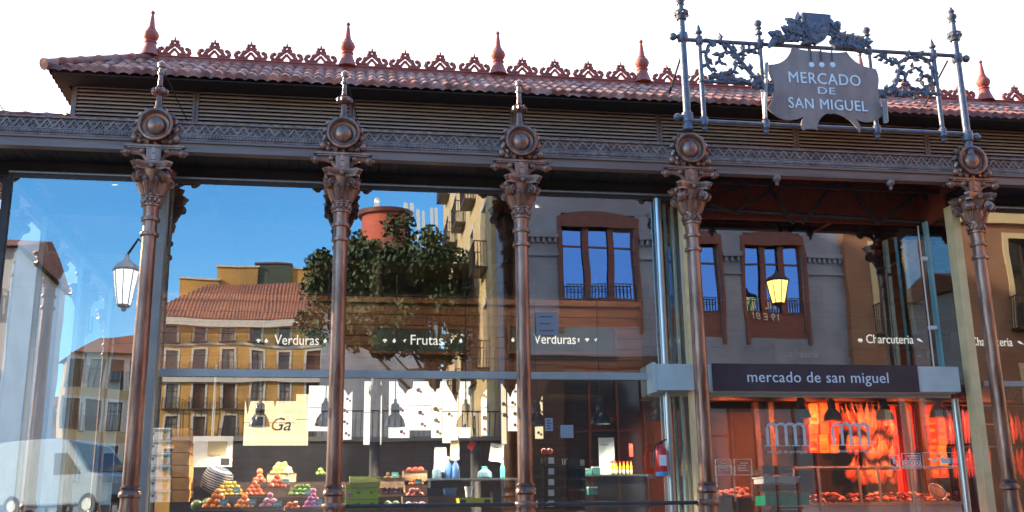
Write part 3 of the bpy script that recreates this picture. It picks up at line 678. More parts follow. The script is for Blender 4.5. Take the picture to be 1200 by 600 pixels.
# crest and laurel branches
YC = YS-0.06
sh_ = [(at(px, py, YC).x, at(px, py, YC).z) for px, py in (oc(278, 56), oc(395, 66), oc(396, 100), oc(388, 140), oc(372, 168), oc(338, 186), oc(310, 172), oc(296, 140))]
b = MB(); b.prism(sh_, YC-0.05, YC+0.03)
cx = sum(p[0] for p in sh_)/8; cz = sum(p[1] for p in sh_)/8
crest = b.build('crest_shield', M_['signpipe'], sign)
b = MB(); b.prism([(cx+(x-cx)*0.86, cz+(z-cz)*0.86) for x, z in sh_], YC-0.065, YC-0.051)
for (dx, dz, r_) in ((-0.07, 0.08, 0.035), (0.06, 0.10, 0.04), (0.07, 0.0, 0.045), (-0.05, -0.03, 0.04), (0.02, -0.10, 0.035), (-0.09, 0.03, 0.02), (0.0, 0.14, 0.02)): b.ball((cx+dx, YC-0.066, cz+dz), r_, 8, 5, (1, 0.5, 1.3))
b.bar((cx-0.12, YC-0.068, cz-0.06), (cx+0.1, YC-0.068, cz+0.13), 0.02); b.build('shield_relief', M_['signpipe'], crest)
for lst, sd_ in (([(955, 46), (945, 44), (930, 40), (915, 42), (904, 46)], 1), ([(972, 50), (982, 48), (995, 49), (1006, 52), (1013, 55)], 2), ([(945, 42), (935, 32), (932, 24)], 3), ([(975, 45), (978, 34), (976, 27)], 4)):
    b = MB(); leafy(b, [at(px, py, YC) for px, py in lst], 20 if sd_ < 3 else 12, 0.085, 0.02, 20+sd_); b.build('laurel_branch', M_['signpipe'], crest, True)

# ------------------------------------------------------------------ buildings round the square
def facade(root, w_, h, rects, wall, depth=8.0, reveal=0.22, name='wall'):
    """wall block in root's own axes: front at y=0 facing -y, openings cut at rects (x0,x1,z0,z1)"""
    xs = sorted(set([0, w_] + [r[0] for r in rects] + [r[1] for r in rects])); zs = sorted(set([0, h] + [r[2] for r in rects] + [r[3] for r in rects]))
    b = MB()
    for i in range(len(xs)-1):
        for j in range(len(zs)-1):
            cx, cz = (xs[i]+xs[i+1])/2, (zs[j]+zs[j+1])/2
            if any(r[0] < cx < r[1] and r[2] < cz < r[3] for r in rects): continue
            b.add([(xs[i], 0, zs[j]), (xs[i+1], 0, zs[j]), (xs[i+1], 0, zs[j+1]), (xs[i], 0, zs[j+1])], [(0, 1, 2, 3)])
    for (x0, x1, z0, z1) in rects:
        b.add([(x0, 0, z0), (x1, 0, z0), (x1, 0, z1), (x0, 0, z1), (x0, reveal, z0), (x1, reveal, z0), (x1, reveal, z1), (x0, reveal, z1)],
              [(0, 4, 5, 1), (1, 5, 6, 2), (2, 6, 7, 3), (3, 7, 4, 0)])
    b.add([(0, 0, 0), (w_, 0, 0), (w_, depth, 0), (0, depth, 0), (0, 0, h), (w_, 0, h), (w_, depth, h), (0, depth, h)], [(4, 5, 6, 7), (1, 2, 6, 5), (2, 3, 7, 6), (3, 0, 4, 7)])
    return b.build(name, wall, root, world=False)
M_['wpane'] = mat('window pane', (0.03, 0.04, 0.05), 0.08, 0, spec=0.9)
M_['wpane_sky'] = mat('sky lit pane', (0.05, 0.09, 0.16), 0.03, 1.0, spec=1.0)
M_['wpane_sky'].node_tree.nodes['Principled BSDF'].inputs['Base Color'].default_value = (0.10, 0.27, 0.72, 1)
M_['wframe'] = mat('dark window frame', (0.05, 0.035, 0.03), 0.5)
M_['trim'] = mat('pale stone trim', (0.62, 0.58, 0.52), 0.7, 0, (0.52, 0.48, 0.43), 3)
M_['ochre'] = mat('ochre render', (0.62, 0.34, 0.085), 0.85, 0, (0.40, 0.22, 0.07), 0.45, 0.1, 20, detail=8, stretch=(1, 1, 0.5))
M_['stone'] = mat('grey stone', (0.30, 0.32, 0.38), 0.8, 0, (0.19, 0.205, 0.25), 0.7, 0.3, 8)
M_['brownwall'] = mat('brown render', (0.33, 0.17, 0.10), 0.85, 0, (0.25, 0.12, 0.07), 0.8, 0.1, 20)
M_['redwood'] = mat('red brown joinery', (0.17, 0.035, 0.02), 0.45, 0, (0.12, 0.03, 0.02), 4)
def window(root, x0, x1, z0, z1, y, fm, gm, name='window', cols=2, rows=2, bal=False, trim=None):
    f = MB(); t = 0.07
    f.box(x0, x0+t, y-0.05, y, z0, z1); f.box(x1-t, x1, y-0.05, y, z0, z1); f.box(x0+t, x1-t, y-0.05, y, z1-t, z1); f.box(x0+t, x1-t, y-0.05, y, z0, z0+t)
    for i in range(1, cols): xx = x0+(x1-x0)*i/cols; f.box(xx-t*0.6, xx+t*0.6, y-0.045, y, z0+t, z1-t)
    for j in range(1, rows): zz = z0+(z1-z0)*(j/rows if rows > 2 else 0.68); f.box(x0+t, x1-t, y-0.04, y, zz-t*0.4, zz+t*0.4)
    o = f.build(name, fm, root, world=False)
    g = MB(); g.box(x0, x1, y, y+0.02, z0, z1); g.build('pane', gm, o, world=False)
    if trim:
        q = MB(); e = 0.2
        q.box(x0-e, x0, -0.04, 0.0, z0-0.05, z1+e); q.box(x1, x1+e, -0.04, 0.0, z0-0.05, z1+e); q.box(x0, x1, -0.04, 0.0, z1, z1+e)
        q.build('surround', trim, o, world=False)
    if bal:
        q = MB(); e = 0.25; hb = 1.0
        q.box(x0-e, x1+e, -0.5, -0.002, z0-0.1, z0-0.02); q.box(x0-e, x1+e, -0.5, -0.46, z0+hb-0.04, z0+hb)
        n = max(4, int((x1-x0+2*e)/0.14))
        for i in range(n+1): xx = x0-e+(x1-x0+2*e)*i/n; q.box(xx-0.012, xx+0.012, -0.49, -0.47, z0-0.02, z0+hb-0.04)
        for xx in (x0-e, x1+e):
            q.box(xx-0.015, xx+0.015, -0.46, -0.002, z0+hb-0.04, z0+hb)
            for yy in (-0.36, -0.24, -0.12): q.box(xx-0.012, xx+0.012, yy-0.012, yy+0.012, z0-0.02, z0+hb-0.04)
        q.build('balcony', M_['wframe'], o, world=False)
    return o

M_['shutter'] = mat('brown shutter', (0.14, 0.055, 0.03), 0.6, 0, (0.10, 0.04, 0.025), 5)
M_['curtain'] = mat('pale curtain behind glass', (0.36, 0.34, 0.30), 0.35, 0, (0.16, 0.15, 0.14), 2, stretch=(3, 1, 0.4))
RP = random.Random(21)
def some_pane(): return RP.choice([M_['wpane'], M_['wpane'], M_['shutter'], M_['curtain']])
# grey stone building across the street (seen mirrored in the glass)
SX0 = at(607, 300, 2*G+17).x; SX1 = at(985, 300, 2*GE+17).x; SYF = -17.0
stone = thing('stone_building', 'grey stone building with tall arched red brown windows mirrored in the glass', 'building', (SX1, SYF, 0), pi)
SW = SX1-SX0; lx = lambda X: SX1-X
wins = []
for (pl, pr, pt_, pb_, gg) in ((657, 747, 250, 352, G), (795, 846, 266, 362, GE), (870, 942, 268, 348, GE)):
    a = at(pl, pt_, 2*gg+17); c = at(pr, pb_, 2*gg+17)
    wins.append([a.x, c.x, c.z, a.z])
wins[1][0] = wins[1][1] - 2.25
zt_ = wins[0][3]; zb_ = 8.75; ww = 2.4
for q in wins: q[2] = zb_; q[3] = zt_
wins.append([wins[0][0]-0.0, wins[0][1], 12.9, 15.6]); 
rects = [(lx(q[1]), lx(q[0]), q[2]-0.9, q[3]) for q in wins[:3]]
rects += [(r[0], r[1], 13.4, 16.2) for r in rects[:3]]
rects += [(r[0]-0.1, r[1]+0.1, 0.3, 6.6) for r in rects[:3]]
facade(stone, SW, 19.0, rects, M_['stone'], depth=4.7)
for k, r in enumerate(rects):
    if k < 6:
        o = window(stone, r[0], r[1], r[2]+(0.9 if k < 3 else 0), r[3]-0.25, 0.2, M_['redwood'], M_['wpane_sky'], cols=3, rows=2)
        f = MB(); xm = (r[0]+r[1])/2; hw = (r[1]-r[0])/2
        f.prism([(r[0]-0.12, r[3]-0.45)] + [(r[0]-0.12+(r[1]-r[0]+0.24)*i/10, r[3]-0.12+0.22*sin(pi*i/10)) for i in range(11)] + [(r[1]+0.12, r[3]-0.45)], -0.06, -0.003)
        for xx in (r[0]-0.13, r[1]+0.01): f.box(xx, xx+0.12, -0.07, -0.003, r[2]-0.2, r[3]-0.46)
        for q in (1/3, 2/3): xx = r[0]+(r[1]-r[0])*q; f.box(xx-0.1, xx+0.1, 0.08, 0.15, r[2]+0.9, r[3]-0.46)
        f.box(r[0]+0.01, r[1]-0.01, 0.05, 0.14, r[2]-0.02, r[2]+0.88)
        f.build('surround', M_['redwood'], o, world=False)
        q = MB()
        zz = r[2]+0.9
        for i in range(3):
            xa = r[0]+(r[1]-r[0])*i/3+0.12; xb = r[0]+(r[1]-r[0])*(i+1)/3-0.12
            q.box(xa, xb, 0.02, 0.04, zz+0.5, zz+0.53); q.box(xa, xb, 0.02, 0.04, zz+0.32, zz+0.34)
            for j in range(6): xx = xa+(xb-xa)*j/5; q.box(xx-0.01, xx+0.01, 0.02, 0.04, zz, zz+0.5)
        q.build('balcony_rail', M_['wframe'], o, world=False)
    else:
        o = window(stone, r[0], r[1], r[2], r[3], 0.2, M_['redwood'], M_['wpane'], 'shop_window', cols=3, rows=2)
b = MB()
zc_ = at(640, 285, 2*G+17).z
xsn = sorted([0, SW] + [r[0]-0.14 for r in rects[:3]] + [r[1]+0.14 for r in rects[:3]])
for i in range(0, len(xsn), 2):
    xa, xb = xsn[i], xsn[i+1]
    if xb-xa < 0.1: continue
    b.box(xa, xb, -0.16, -0.002, zc_+0.16, zc_+0.3); b.box(xa, xb, -0.08, -0.002, zc_-0.45, zc_-0.36)
    n = int((xb-xa)/0.18)
    for j in range(n): xx = xa+(xb-xa)*(j+0.5)/n; b.box(xx-0.045, xx+0.045, -0.12, -0.002, zc_, zc_+0.158)
b.box(-0.1, SW+0.1, -0.5, 0.0, 18.4, 19.0); b.box(0, SW, -0.12, -0.002, 6.9, 7.2)
b.build('cornice_band', M_['stone'], stone, world=False)
b = MB(); xq = [0.0]
for r in sorted(rects[6:9]): xq += [r[0], r[1]]
xq.append(SW)
for i in range(0, len(xq), 2):
    if xq[i+1]-xq[i] > 0.05:
        b.box(xq[i], xq[i+1], -0.08, -0.003, 0, 6.55); b.box(xq[i]+0.1, xq[i+1]-0.1, -0.1, -0.081, 1.2, 6.2)
b.box(0, SW, -0.10, -0.003, 6.61, 6.88)
b.build('shade_cladding', M_['darkwood'], stone, world=False)  # added dark cladding stands in for the shade on the lower stone front
M_['sign_dim'] = mat('weathered pale letter', (0.50, 0.52, 0.52), 0.5)
# restaurant lettering on the window apron (reads mirrored in the glass)
p = seen_in_glass(893, 358, 2*GE+17, GE)
text('TIL   II', 0.34, M_['sign_dim'], stone, (lx(p.x+0.1), -0.09, zb_+0.22), world=False); text('19 E 81', 0.34, M_['sign_dim'], stone, (lx(p.x+0.1), -0.09, zb_-0.16), world=False)
# the side street facade of the stone building with balconies
side = thing('corner_house', 'tall narrow street house with iron balconies beside the stone corner in the reflection', 'building', (SX0+0.02, SYF-24.0-0.02, 0), -pi/2)
# root rotated so that local x runs along -y .. the front faces -x
rl = []
for z0 in (3.6, 7.4, 11.2, 15.0, 18.6):
    for k in range(5): rl.append((1.2+3.5*k, 2.4+3.5*k, z0, z0+2.5))
side.location = (SX0-0.15, SYF-4.75, 0)
facade(side, 18.0, 22.5, rl, mat('cream ochre render', (0.66, 0.50, 0.26), 0.85, 0, (0.58, 0.42, 0.22), 0.7), depth=10)
for r in rl: window(side, *r, 0.2, M_['wframe'], some_pane(), bal=True, trim=M_['trim'])
b = MB(); b.box(-0.2, 18.2, -0.7, 0.0, 21.9, 22.5); b.build('eaves', M_['trim'], side, world=False)
for k in range(1):      # iron balconies on the stone building's own side street face
    for z0 in (8.0, 12.6):
        y = SYF-2.4-4.2*k; b = MB(); b.box(SX0-0.75, SX0-0.003, y-1.0, y+1.0, z0-0.12, z0); b.box(SX0-0.75, SX0-0.71, y-1, y+1, z0+0.95, z0+1.0)
        for j in range(15): yy = y-1+2*j/14; b.box(SX0-0.745, SX0-0.715, yy-0.012, yy+0.012, z0, z0+0.95)
        bo = b.build('balcony', M_['wframe'], stone); b = MB(); b.box(SX0-0.03, SX0-0.003, y-0.6, y+0.6, z0, z0+2.4); b.build('balcony_door', M_['wpane'], bo)

# brown building to the right, with cream framed balcony windows
brown = thing('brown_building', 'brown rendered building with cream framed balcony windows mirrored at the right', 'building', (SX1+16.5, SYF+0.3, 0), pi)
bx = lambda X: SX1+16.5-X
def mz(px, py, gg): return at(px, py, 2*gg+17)
rl = []
a = mz(1012, 290, GE); c = mz(1030, 385, GE)
for X in (a.x+0.2, a.x+4.3, mz(1197, 330, G).x+0.4, mz(1197, 330, G).x+4.2):
    for z0, z1 in ((8.0, 11.1), (12.6, 15.2), (3.8, 6.6)): rl.append((bx(X)-1.1, bx(X), z0, z1))
facade(brown, 16.5, 18.0, rl, M_['brownwall'], depth=14)
for r in rl: window(brown, *r, 0.2, M_['wframe'], some_pane(), bal=True, trim=mat('cream surround', (0.60, 0.47, 0.27), 0.7) if r is rl[0] else bpy.data.materials['cream surround'])
zb2 = mz(1150, 285, G).z
b = MB(); b.box(0, 16.5, -0.14, -0.003, 11.6, 11.95); b.box(-0.2, 16.7, -0.6, 0, 17.5, 18.0); b.build('cornice_band', bpy.data.materials['cream surround'], brown, world=False)

# ochre houses at the far end of the square
YY = 90.0
def mp(px, py, Y): p = at(px, py, Y); return Vector((p.x, 2*G-Y, p.z))
a = mp(186, 374, YY); c = mp(362, 374, YY)
yx1 = c.x+9; yx0 = a.x-1.0; yw = yx1-yx0
yellow = thing('ochre_building', 'ochre apartment building with red tiled roof and balcony rows mirrored left of the tree', 'building', (yx1, a.y, 0), pi)
zE = a.z; fl = 3.25
rl = []; wx = lambda X: yx1-X
for rowk, (pt_, pb_) in enumerate(((379, 400), (409, 438), (447, 480), (487, 515), (525, 552))):
    for px in (202, 234, 267.6, 301, 335, 368, 401):
        p0 = mp(px, pt_, YY); p1 = mp(px, pb_, YY); rl.append((wx(p0.x)-0.55, wx(p0.x)+0.55, p1.z, p0.z-0.1))
facade(yellow, yw, zE, rl, M_['ochre'], depth=14)
for r in rl: window(yellow, *r, 0.2, M_['wframe'], some_pane(), bal=True, trim=M_['trim'])
b = MB(); b.box(-0.3, yw+0.3, -0.6, 0.0, zE-0.6, zE+0.1); zz = mp(280, 443, YY).z; b.box(0, yw, -0.35, -0.005, zz-0.35, zz+0.35); zz = mp(280, 404, YY).z; b.box(0, yw, -0.12, -0.005, zz-0.1, zz+0.15); b.build('string_course', M_['trim'], yellow, world=False)
b = MB()
rz_ = mp(240, 331, YY+5).z; n = int((yw+1.2)/0.32)
vs = []; fs = []; sub = 2
for i in range(n*sub+1):
    x = -0.6+(yw+1.2)*i/(n*sub); u = (yw+0.6-x); s1 = min(1.0, max(0.02, u/5.0))
    for s_ in (0, 1): s2 = s_*s1; vs.append((x, -0.7+6.5*s2, zE+0.1+(rz_-zE-0.1)*s2+(0.10 if i % 2 else 0)))
for i in range(n*sub): fs.append((2*i, 2*i+2, 2*i+3, 2*i+1))
b.add(vs, fs); b.add([(yw+0.6, -0.7, zE+0.1), (yw+0.6, 12, zE+0.1), (yw-4.4, 5.8, rz_), (yw-4.4, 8, rz_)], [(0, 1, 3, 2)])
b.add([(-0.6, 5.8, rz_), (yw-4.4, 5.8, rz_), (yw+0.6, 13, zE), (-0.6, 13, zE)], [(0, 1, 2, 3)])
b.build('roof', mat('faded roof tile', (0.36, 0.13, 0.07), 0.85, 0, (0.24, 0.10, 0.07), 0.6, 0.3, 8), yellow, world=False)
for i, (x0, x1, y0, y1, mm) in enumerate(((213, 252, 327, 375, 'ochre'), (253, 300, 314, 375, 'ochre'), (300, 338, 311, 375, 'dk'), (338, 376, 317, 375, 'ochre'))):
    A = mp(x0, y0, 99+i*0.3); B = mp(x1, y1, 99+i*0.3)
    b = MB(); b.box(A.x, B.x, A.y-4, A.y, B.z-6, A.z); b.build('rooftop_block', M_['ochre'] if mm == 'ochre' else mat('dark green cladding', (0.06, 0.08, 0.06), 0.6), yellow, world=True) if False else None
    rtb = thing('rooftop_house', ['low ochre rooftop house behind the tiled roof', 'taller ochre rooftop house behind the tiled roof', 'dark green rooftop house with flat cap', 'ochre rooftop house beside the dark green one'][i], 'building', (A.x, A.y-4, 0))
    b.build('wall', M_['ochre'] if mm == 'ochre' else mat('dark green cladding', (0.05, 0.07, 0.05), 0.6), rtb)
    b = MB(); b.box(A.x-0.15, B.x+0.15, A.y-4.1, A.y+0.15, A.z+0.003, A.z+0.2); b.build('coping', M_['trim'] if mm == 'ochre' else M_['redwood'], rtb)
# second ochre block seen at a slant on the far left
A = mp(92, 412, 73); B = mp(186, 392, 75.4)
d = Vector((B.x-A.x, B.y-A.y, 0)); lw = d.length
beige = thing('beige_building', 'beige house with tall shuttered windows mirrored beside the first column', 'building', (B.x, B.y, 0), atan2(-d.y, -d.x))
rl = []
for z0 in (3.0, 6.4, 9.8, 13.0):
    for k in range(4): rl.append((1.0+k*(lw/4), 2.1+k*(lw/4), z0, z0+2.3))
facade(beige, lw, A.z, rl, mat('beige render', (0.55, 0.40, 0.20), 0.85, 0, (0.48, 0.34, 0.18), 0.7), depth=6)
for r in rl: window(beige, *r, 0.2, M_['wframe'], some_pane(), bal=False, trim=M_['trim'])
b = MB(); b.add([(-0.5, -0.6, A.z), (lw+0.4, -0.6, A.z), (lw-2, 3, A.z+1.8), (-0.3, 3, A.z+2.4), (lw+0.4, 6.3, A.z), (-0.3, 6.3, A.z)], [(0, 1, 2, 3), (1, 4, 2), (3, 2, 4, 5)]); b.build('roof', bpy.data.materials['faded roof tile'], beige, world=False)
# red round tower and slate roof behind the tree, with antennas
A = mp(425, 246, 62); B = mp(480, 246, 62); rr_ = (B.x-A.x)/2
tower = thing('round_tower', 'round brick red tower block with telephone antennas on its flat top', 'building', ((A.x+B.x)/2, A.y-rr_, 0))
M_['brickred'] = mat('brick red render', (0.50, 0.10, 0.06), 0.8, 0, (0.42, 0.09, 0.06), 0.6)
b = MB(); b.lathe([(rr_, 0), (rr_, A.z)], n=32); b.build('wall', M_['brickred'], tower, True, world=False)
b = MB(); b.lathe([(rr_+0.25, A.z), (rr_+0.3, A.z+0.3), (0.1, A.z+0.32)], n=32); b.build('parapet', M_['redwood'], tower, True, world=False)
for (px, y0, y1, w_) in ((442, 226, 244, 0.35), (475, 232, 250, 0.3), (482, 232, 250, 0.3)):
    p = mp(px, y1, 62); q = mp(px, y0, 62); b = MB(); b.tube([(p.x-tower.location.x, 0.5, p.z-0.5), (p.x-tower.location.x, 0.5, q.z)], [w_*0.4, w_*0.4], 6)
    b.cbox((p.x-tower.location.x, 0.5, (q.z*0.6+p.z*0.4)), w_, 0.3, (q.z-p.z)*0.6); b.build('antenna', M_['white'], tower, world=False)
A = mp(448, 258, 56); B = mp(522, 280, 56)
AX = at(378, 300, 57).x
slate = thing('slate_roof_house', 'house with grey slate roof in front of the red tower in the reflection', 'building', (B.x, A.y-3, 0), pi)
wd = B.x-A.x
b = MB(); b.box(0, wd, 0, 7, 0, B.z-1); b.box(wd+0.003, B.x-AX, 0.5, 6, 0, at(410, 300, 57).z); b.build('wall', M_['stone'], slate, world=False)
b = MB(); b.add([(-0.3, -0.4, B.z-1), (wd+0.3, -0.4, B.z-1), (wd-1.0, 3.5, A.z), (-0.3, 3.5, A.z), (wd+0.3, 7.4, B.z-1), (-0.3, 7.4, B.z-1)], [(0, 1, 2, 3), (1, 4, 2), (3, 2, 4, 5), (0, 3, 5)]); b.build('roof', mat('grey slate', (0.10, 0.12, 0.12), 0.6, 0, (0.15, 0.17, 0.16), 3), slate, world=False)
for (px, y0, y1) in ((492, 228, 258), (499, 230, 258), (511, 226, 258), (517, 226, 258)):
    p = mp(px, y1, 58); q = mp(px, y0, 58); b = MB(); X = B.x-p.x; b.tube([(X, 2.5, p.z-1), (X, 2.5, q.z)], 0.06, 6); b.cbox((X, 2.4, q.z-0.9), 0.24, 0.2, 1.6); b.build('antenna', M_['white'], slate, world=False)

# the tree in the square
rr = random.Random(5)
TC = mp(520, 345, 28); CC = mp(463, 343, 28); tree = thing('plane_tree', 'broad leafy tree in the square mirrored above the Frutas board', 'tree', (TC.x, TC.y, 0))
ex = CC.x-TC.x; ez = CC.z
b = MB(); b.tube([(0, 0, 0), (0.05, 0, 3), (-0.1, 0.1, 6), (-0.5, 0, 8), (-1.2, 0, 10)], [0.26, 0.22, 0.19, 0.15, 0.07], 10)
cl = []
for i in range(95):
    a = rr.uniform(0, 2*pi); q = sqrt(rr.uniform(0.01, 1)); lat = rr.uniform(-1.1, 1)
    e = Vector((ex+cos(a)*3.25*q, sin(a)*2.3*q, ez+lat*2.15*sqrt(max(0.05, 1-0.8*q*q))))
    cl.append((e, rr.uniform(0.5, 0.9)))
    if i < 16: b.tube([(-0.3, 0, rr.uniform(6, 8)), (e.x*0.6, e.y*0.5, e.z-1.0), (e.x*0.95, e.y*0.9, e.z)], [0.08, 0.045, 0.012], 6)
for dx, dz, q in ((0.1, 2.7, 0.75), (1.4, 2.4, 0.5), (-3.4, -1.2, 0.6), (2.6, -2.2, 0.6), (1.8, -2.7, 0.5), (-2.9, 1.2, 0.6), (2.9, 0.8, 0.6)): cl.append((Vector((ex+dx, 0, ez+dz)), q))
b.build('trunk', mat('bark', (0.10, 0.075, 0.055), 0.9, 0, (0.06, 0.045, 0.035), 6), tree, True, world=False)
b = MB()
for (c, r_) in cl:
    for k in range(260):
        v = Vector((rr.gauss(0, 1), rr.gauss(0, 1), rr.gauss(0, 0.85))).normalized()*r_*(rr.random()**0.42)
        p = c+v; n1 = Vector((rr.gauss(0, 1), rr.gauss(0, 1), rr.gauss(0, 1))).normalized(); n2 = n1.orthogonal().normalized(); s_ = rr.uniform(0.07, 0.16)
        b.add([p+n1*s_, p+n2*s_*0.55, p-n1*s_, p-n2*s_*0.55], [(0, 1, 2, 3)])
b.build('crown', mat('tree leaf', (0.02, 0.042, 0.010), 0.6, 0, (0.05, 0.075, 0.018), 0.8), tree, world=False)

# street lanterns
def lantern(name, label, pos, lit, base):
    wall = base is None
    if wall: base = (pos[0], SYF-0.0, pos[2])
    t = thing(name, label, 'street lamp', base)
    dx = Vector(pos)-Vector(base)
    b = MB()
    if wall:
        b.tube([(0.9, 0.02, 0.9), (0.7, dx.y*0.6, 1.0), (0, dx.y, 0.75)], 0.03, 8); b.tube([(0.9, 0.02, 0.4), (0.6, dx.y*0.6, 0.95)], 0.02, 6); b.box(0.85, 0.95, 0.005, 0.04, 0.3, 1.0)
    else: b.tube([(0, 0, 0), (0, 0, dx.z+0.95)], [0.07, 0.04], 8); b.lathe([(0.16, 0), (0.16, 0.3), (0.1, 0.5), (0.07, 0.9)], n=10)
    if not wall: b.tube([(0, 0, dx.z+0.9), (dx.x*0.5, dx.y*0.5, dx.z+1.15), (dx.x, dx.y, dx.z+0.75)], 0.03, 8); b.build('bracket_post', M_['iron_dark'], t, True, world=False)
    h = MB(); C0 = dx; K = 1.35 if lit else 1.0
    h.lathe([(0.27*K, 0.36), (0.30*K, 0.40), (0.24*K, 0.50), (0.12*K, 0.58), (0.06, 0.66), (0.03, 0.78)], (C0.x, C0.y, C0.z), 8); h.lathe([(0.13*K, -0.40), (0.15*K, -0.36), (0.13*K, -0.34)], (C0.x, C0.y, C0.z), 8); h.ball((C0.x, C0.y, C0.z-0.45), 0.06, 6, 4)
    for k in range(8):
        a = 2*pi*k/8; h.bar((C0.x+0.145*K*cos(a), C0.y+0.145*K*sin(a), C0.z-0.36), (C0.x+0.275*K*cos(a), C0.y+0.275*K*sin(a), C0.z+0.37), 0.02)
    h.build('lantern_frame', M_['iron_dark'] if lit else M_['white'], t, world=False)
    h = MB(); h.lathe([(0.135*K, -0.355), (0.265*K, 0.36)], (C0.x, C0.y, C0.z), 8)
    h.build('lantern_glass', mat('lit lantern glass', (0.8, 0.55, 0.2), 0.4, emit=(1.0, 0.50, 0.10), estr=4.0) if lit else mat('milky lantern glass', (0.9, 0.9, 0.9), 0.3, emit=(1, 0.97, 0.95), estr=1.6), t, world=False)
    if lit:
        h = MB(); h.ball((C0.x, C0.y, C0.z+0.0), 0.10, 10, 7, (1, 1, 1.3)); h.build('bulb', mat('bulb', (1, 0.8, 0.5), emit=(1, 0.8, 0.4), estr=30), t, world=False)
    return t
p = at(912, 343, 2*GE+15.9); P = Vector((p.x, 2*GE-p.y, p.z)); lantern('wall_lantern', 'lit yellow street lantern glowing in the reflection above the entrance header', P, True, None)
p = at(146, 338, 2*G+8.5); P = Vector((p.x, 2*G-p.y, p.z)); lantern('street_lantern', 'white street lantern mirrored in the bright pane left of the first column', P, False, (P.x+0.42, P.y-0.1, 0))

# added unseen tall house on the left keeps the sun off the stone building
tall = thing('shading_house', 'added tall house beyond the left edge, shading the stone building', 'building', (-26.0, -9.5, 0), 0)
rl = [(1.0+2.6*k, 2.1+2.6*k, z0, z0+2.2) for k in range(2) for z0 in (3, 6.5, 10, 13.5, 17, 20.5)]
facade(tall, 6.0, 27.0, rl, M_['trim'], depth=17.0)
for r in rl: window(tall, *r, 0.2, M_['wframe'], M_['wpane'], bal=True)

# ------------------------------------------------------------------ inside the hall: fruit stalls
def rect_at(x0, y0, x1, y1, Y):
    a = at(x0, y0, Y); c = at(x1, y1, Y); m = at((x0+x1)/2, (y0+y1)/2, Y); 
    return a.x, c.x, at((x0+x1)/2, y1, Y).z, at((x0+x1)/2, y0, Y).z
YST = 3.5
stall = thing('fruit_stall', 'orange brown timber fruit stall front with board lined canopy behind the glass', 'market stall', (1.5, YST, 1.21))
x0, x1 = -3.6, 5.15
b = MB(); n = 6; z0, z1 = 4.25, 5.35
for i in range(n):
    za = z0+(z1-z0)*i/n; b.box(x0, x1, YST+0.02, YST+0.08, za+0.006, za+(z1-z0)/n-0.006)
b.box(x0, x1, YST+0.08, YST+0.10, z0, z1)
b.build('canopy_boards', M_['wood'], stall)
b = MB(); b.box(x0, x1, YST-0.06, YST+0.10, z0-0.09, z0-0.005); b.box(x0, x1, YST-0.06, YST+0.1, z1+0.005, z1+0.1); b.build('canopy_trim', M_['wood'], stall)
b = MB(); b.box(x0, x1, 6.4, 6.5, 1.22, 4.2); b.build('back_panel', M_['darkwood'], stall)
def stall_post(px, Y=3.72):
    x = at(px, 480, Y).x; t = thing('interior_column', 'dark slim iron column inside the hall beside the ' + {440: 'Frutas board, left one', 557: 'paper sheet'}.get(px, 'green boards'), 'column', (x, Y, 1.21)); t['kind'] = 'thing'
    b = MB(); b.lathe([(0.16, 0), (0.16, 0.1), (0.09, 0.2), (0.085, 2.6), (0.12, 2.65), (0.12, 2.75), (0.08, 2.8), (0.075, 3.9), (0.13, 3.95), (0.16, 4.2), (0.10, 4.3), (0.09, 5.2)], n=12); b.build('shaft', M_['iron_dark'], t, True, world=False)
stall_post(440); stall_post(557)

def icon(b, kind, x, y, z, s_):
    if kind == 'pear': b.prism([(x+s_*0.5*cos(a)*(1-0.35*max(0, sin(a))), z+s_*0.6*sin(a)) for a in [2*pi*i/14 for i in range(14)]], y-0.006, y); b.bar((x, y-0.003, z+s_*0.55), (x+s_*0.15, y-0.003, z+s_*0.9), s_*0.12, 0.006)
    elif kind == 'mush': b.prism([(x+s_*0.7*cos(pi*i/8), z+s_*0.6*sin(pi*i/8)) for i in range(9)], y-0.006, y); b.box(x-s_*0.2, x+s_*0.2, y-0.006, y, z-s_*0.5, z-0.001)
    elif kind == 'leaf': b.prism([(x-s_*0.6, z+s_*0.3), (x-s_*0.1, z+s_*0.1), (x+s_*0.1, z+s_*0.6), (x+s_*0.6, z+s_*0.35), (x+s_*0.15, z-s_*0.1), (x, z-s_*0.6), (x-s_*0.2, z-s_*0.1)], y-0.006, y)
    elif kind == 'carrot': b.prism([(x-s_*0.3, z+s_*0.5), (x+s_*0.3, z+s_*0.5), (x+s_*0.1, z-s_*0.7), (x-s_*0.1, z-s_*0.7)], y-0.006, y)
    elif kind == 'pig':
        b.prism([(x+s_*0.9*cos(a), z+s_*0.55*sin(a)) for a in [2*pi*i/14 for i in range(14)]], y-0.006, y)
        for q in (-0.5, 0.4): b.box(x+q*s_, x+q*s_+s_*0.22, y-0.007, y-0.001, z-s_*0.85, z-s_*0.2)
    elif kind == 'ham': b.prism([(x-s_*1.1, z+s_*0.5), (x-s_*0.6, z+s_*0.6), (x, z+s_*0.35), (x+s_*1.0, z-s_*0.5), (x+s_*0.9, z-s_*0.7), (x-s_*0.4, z-s_*0.35), (x-s_*1.0, z+s_*0.1)], y-0.006, y)
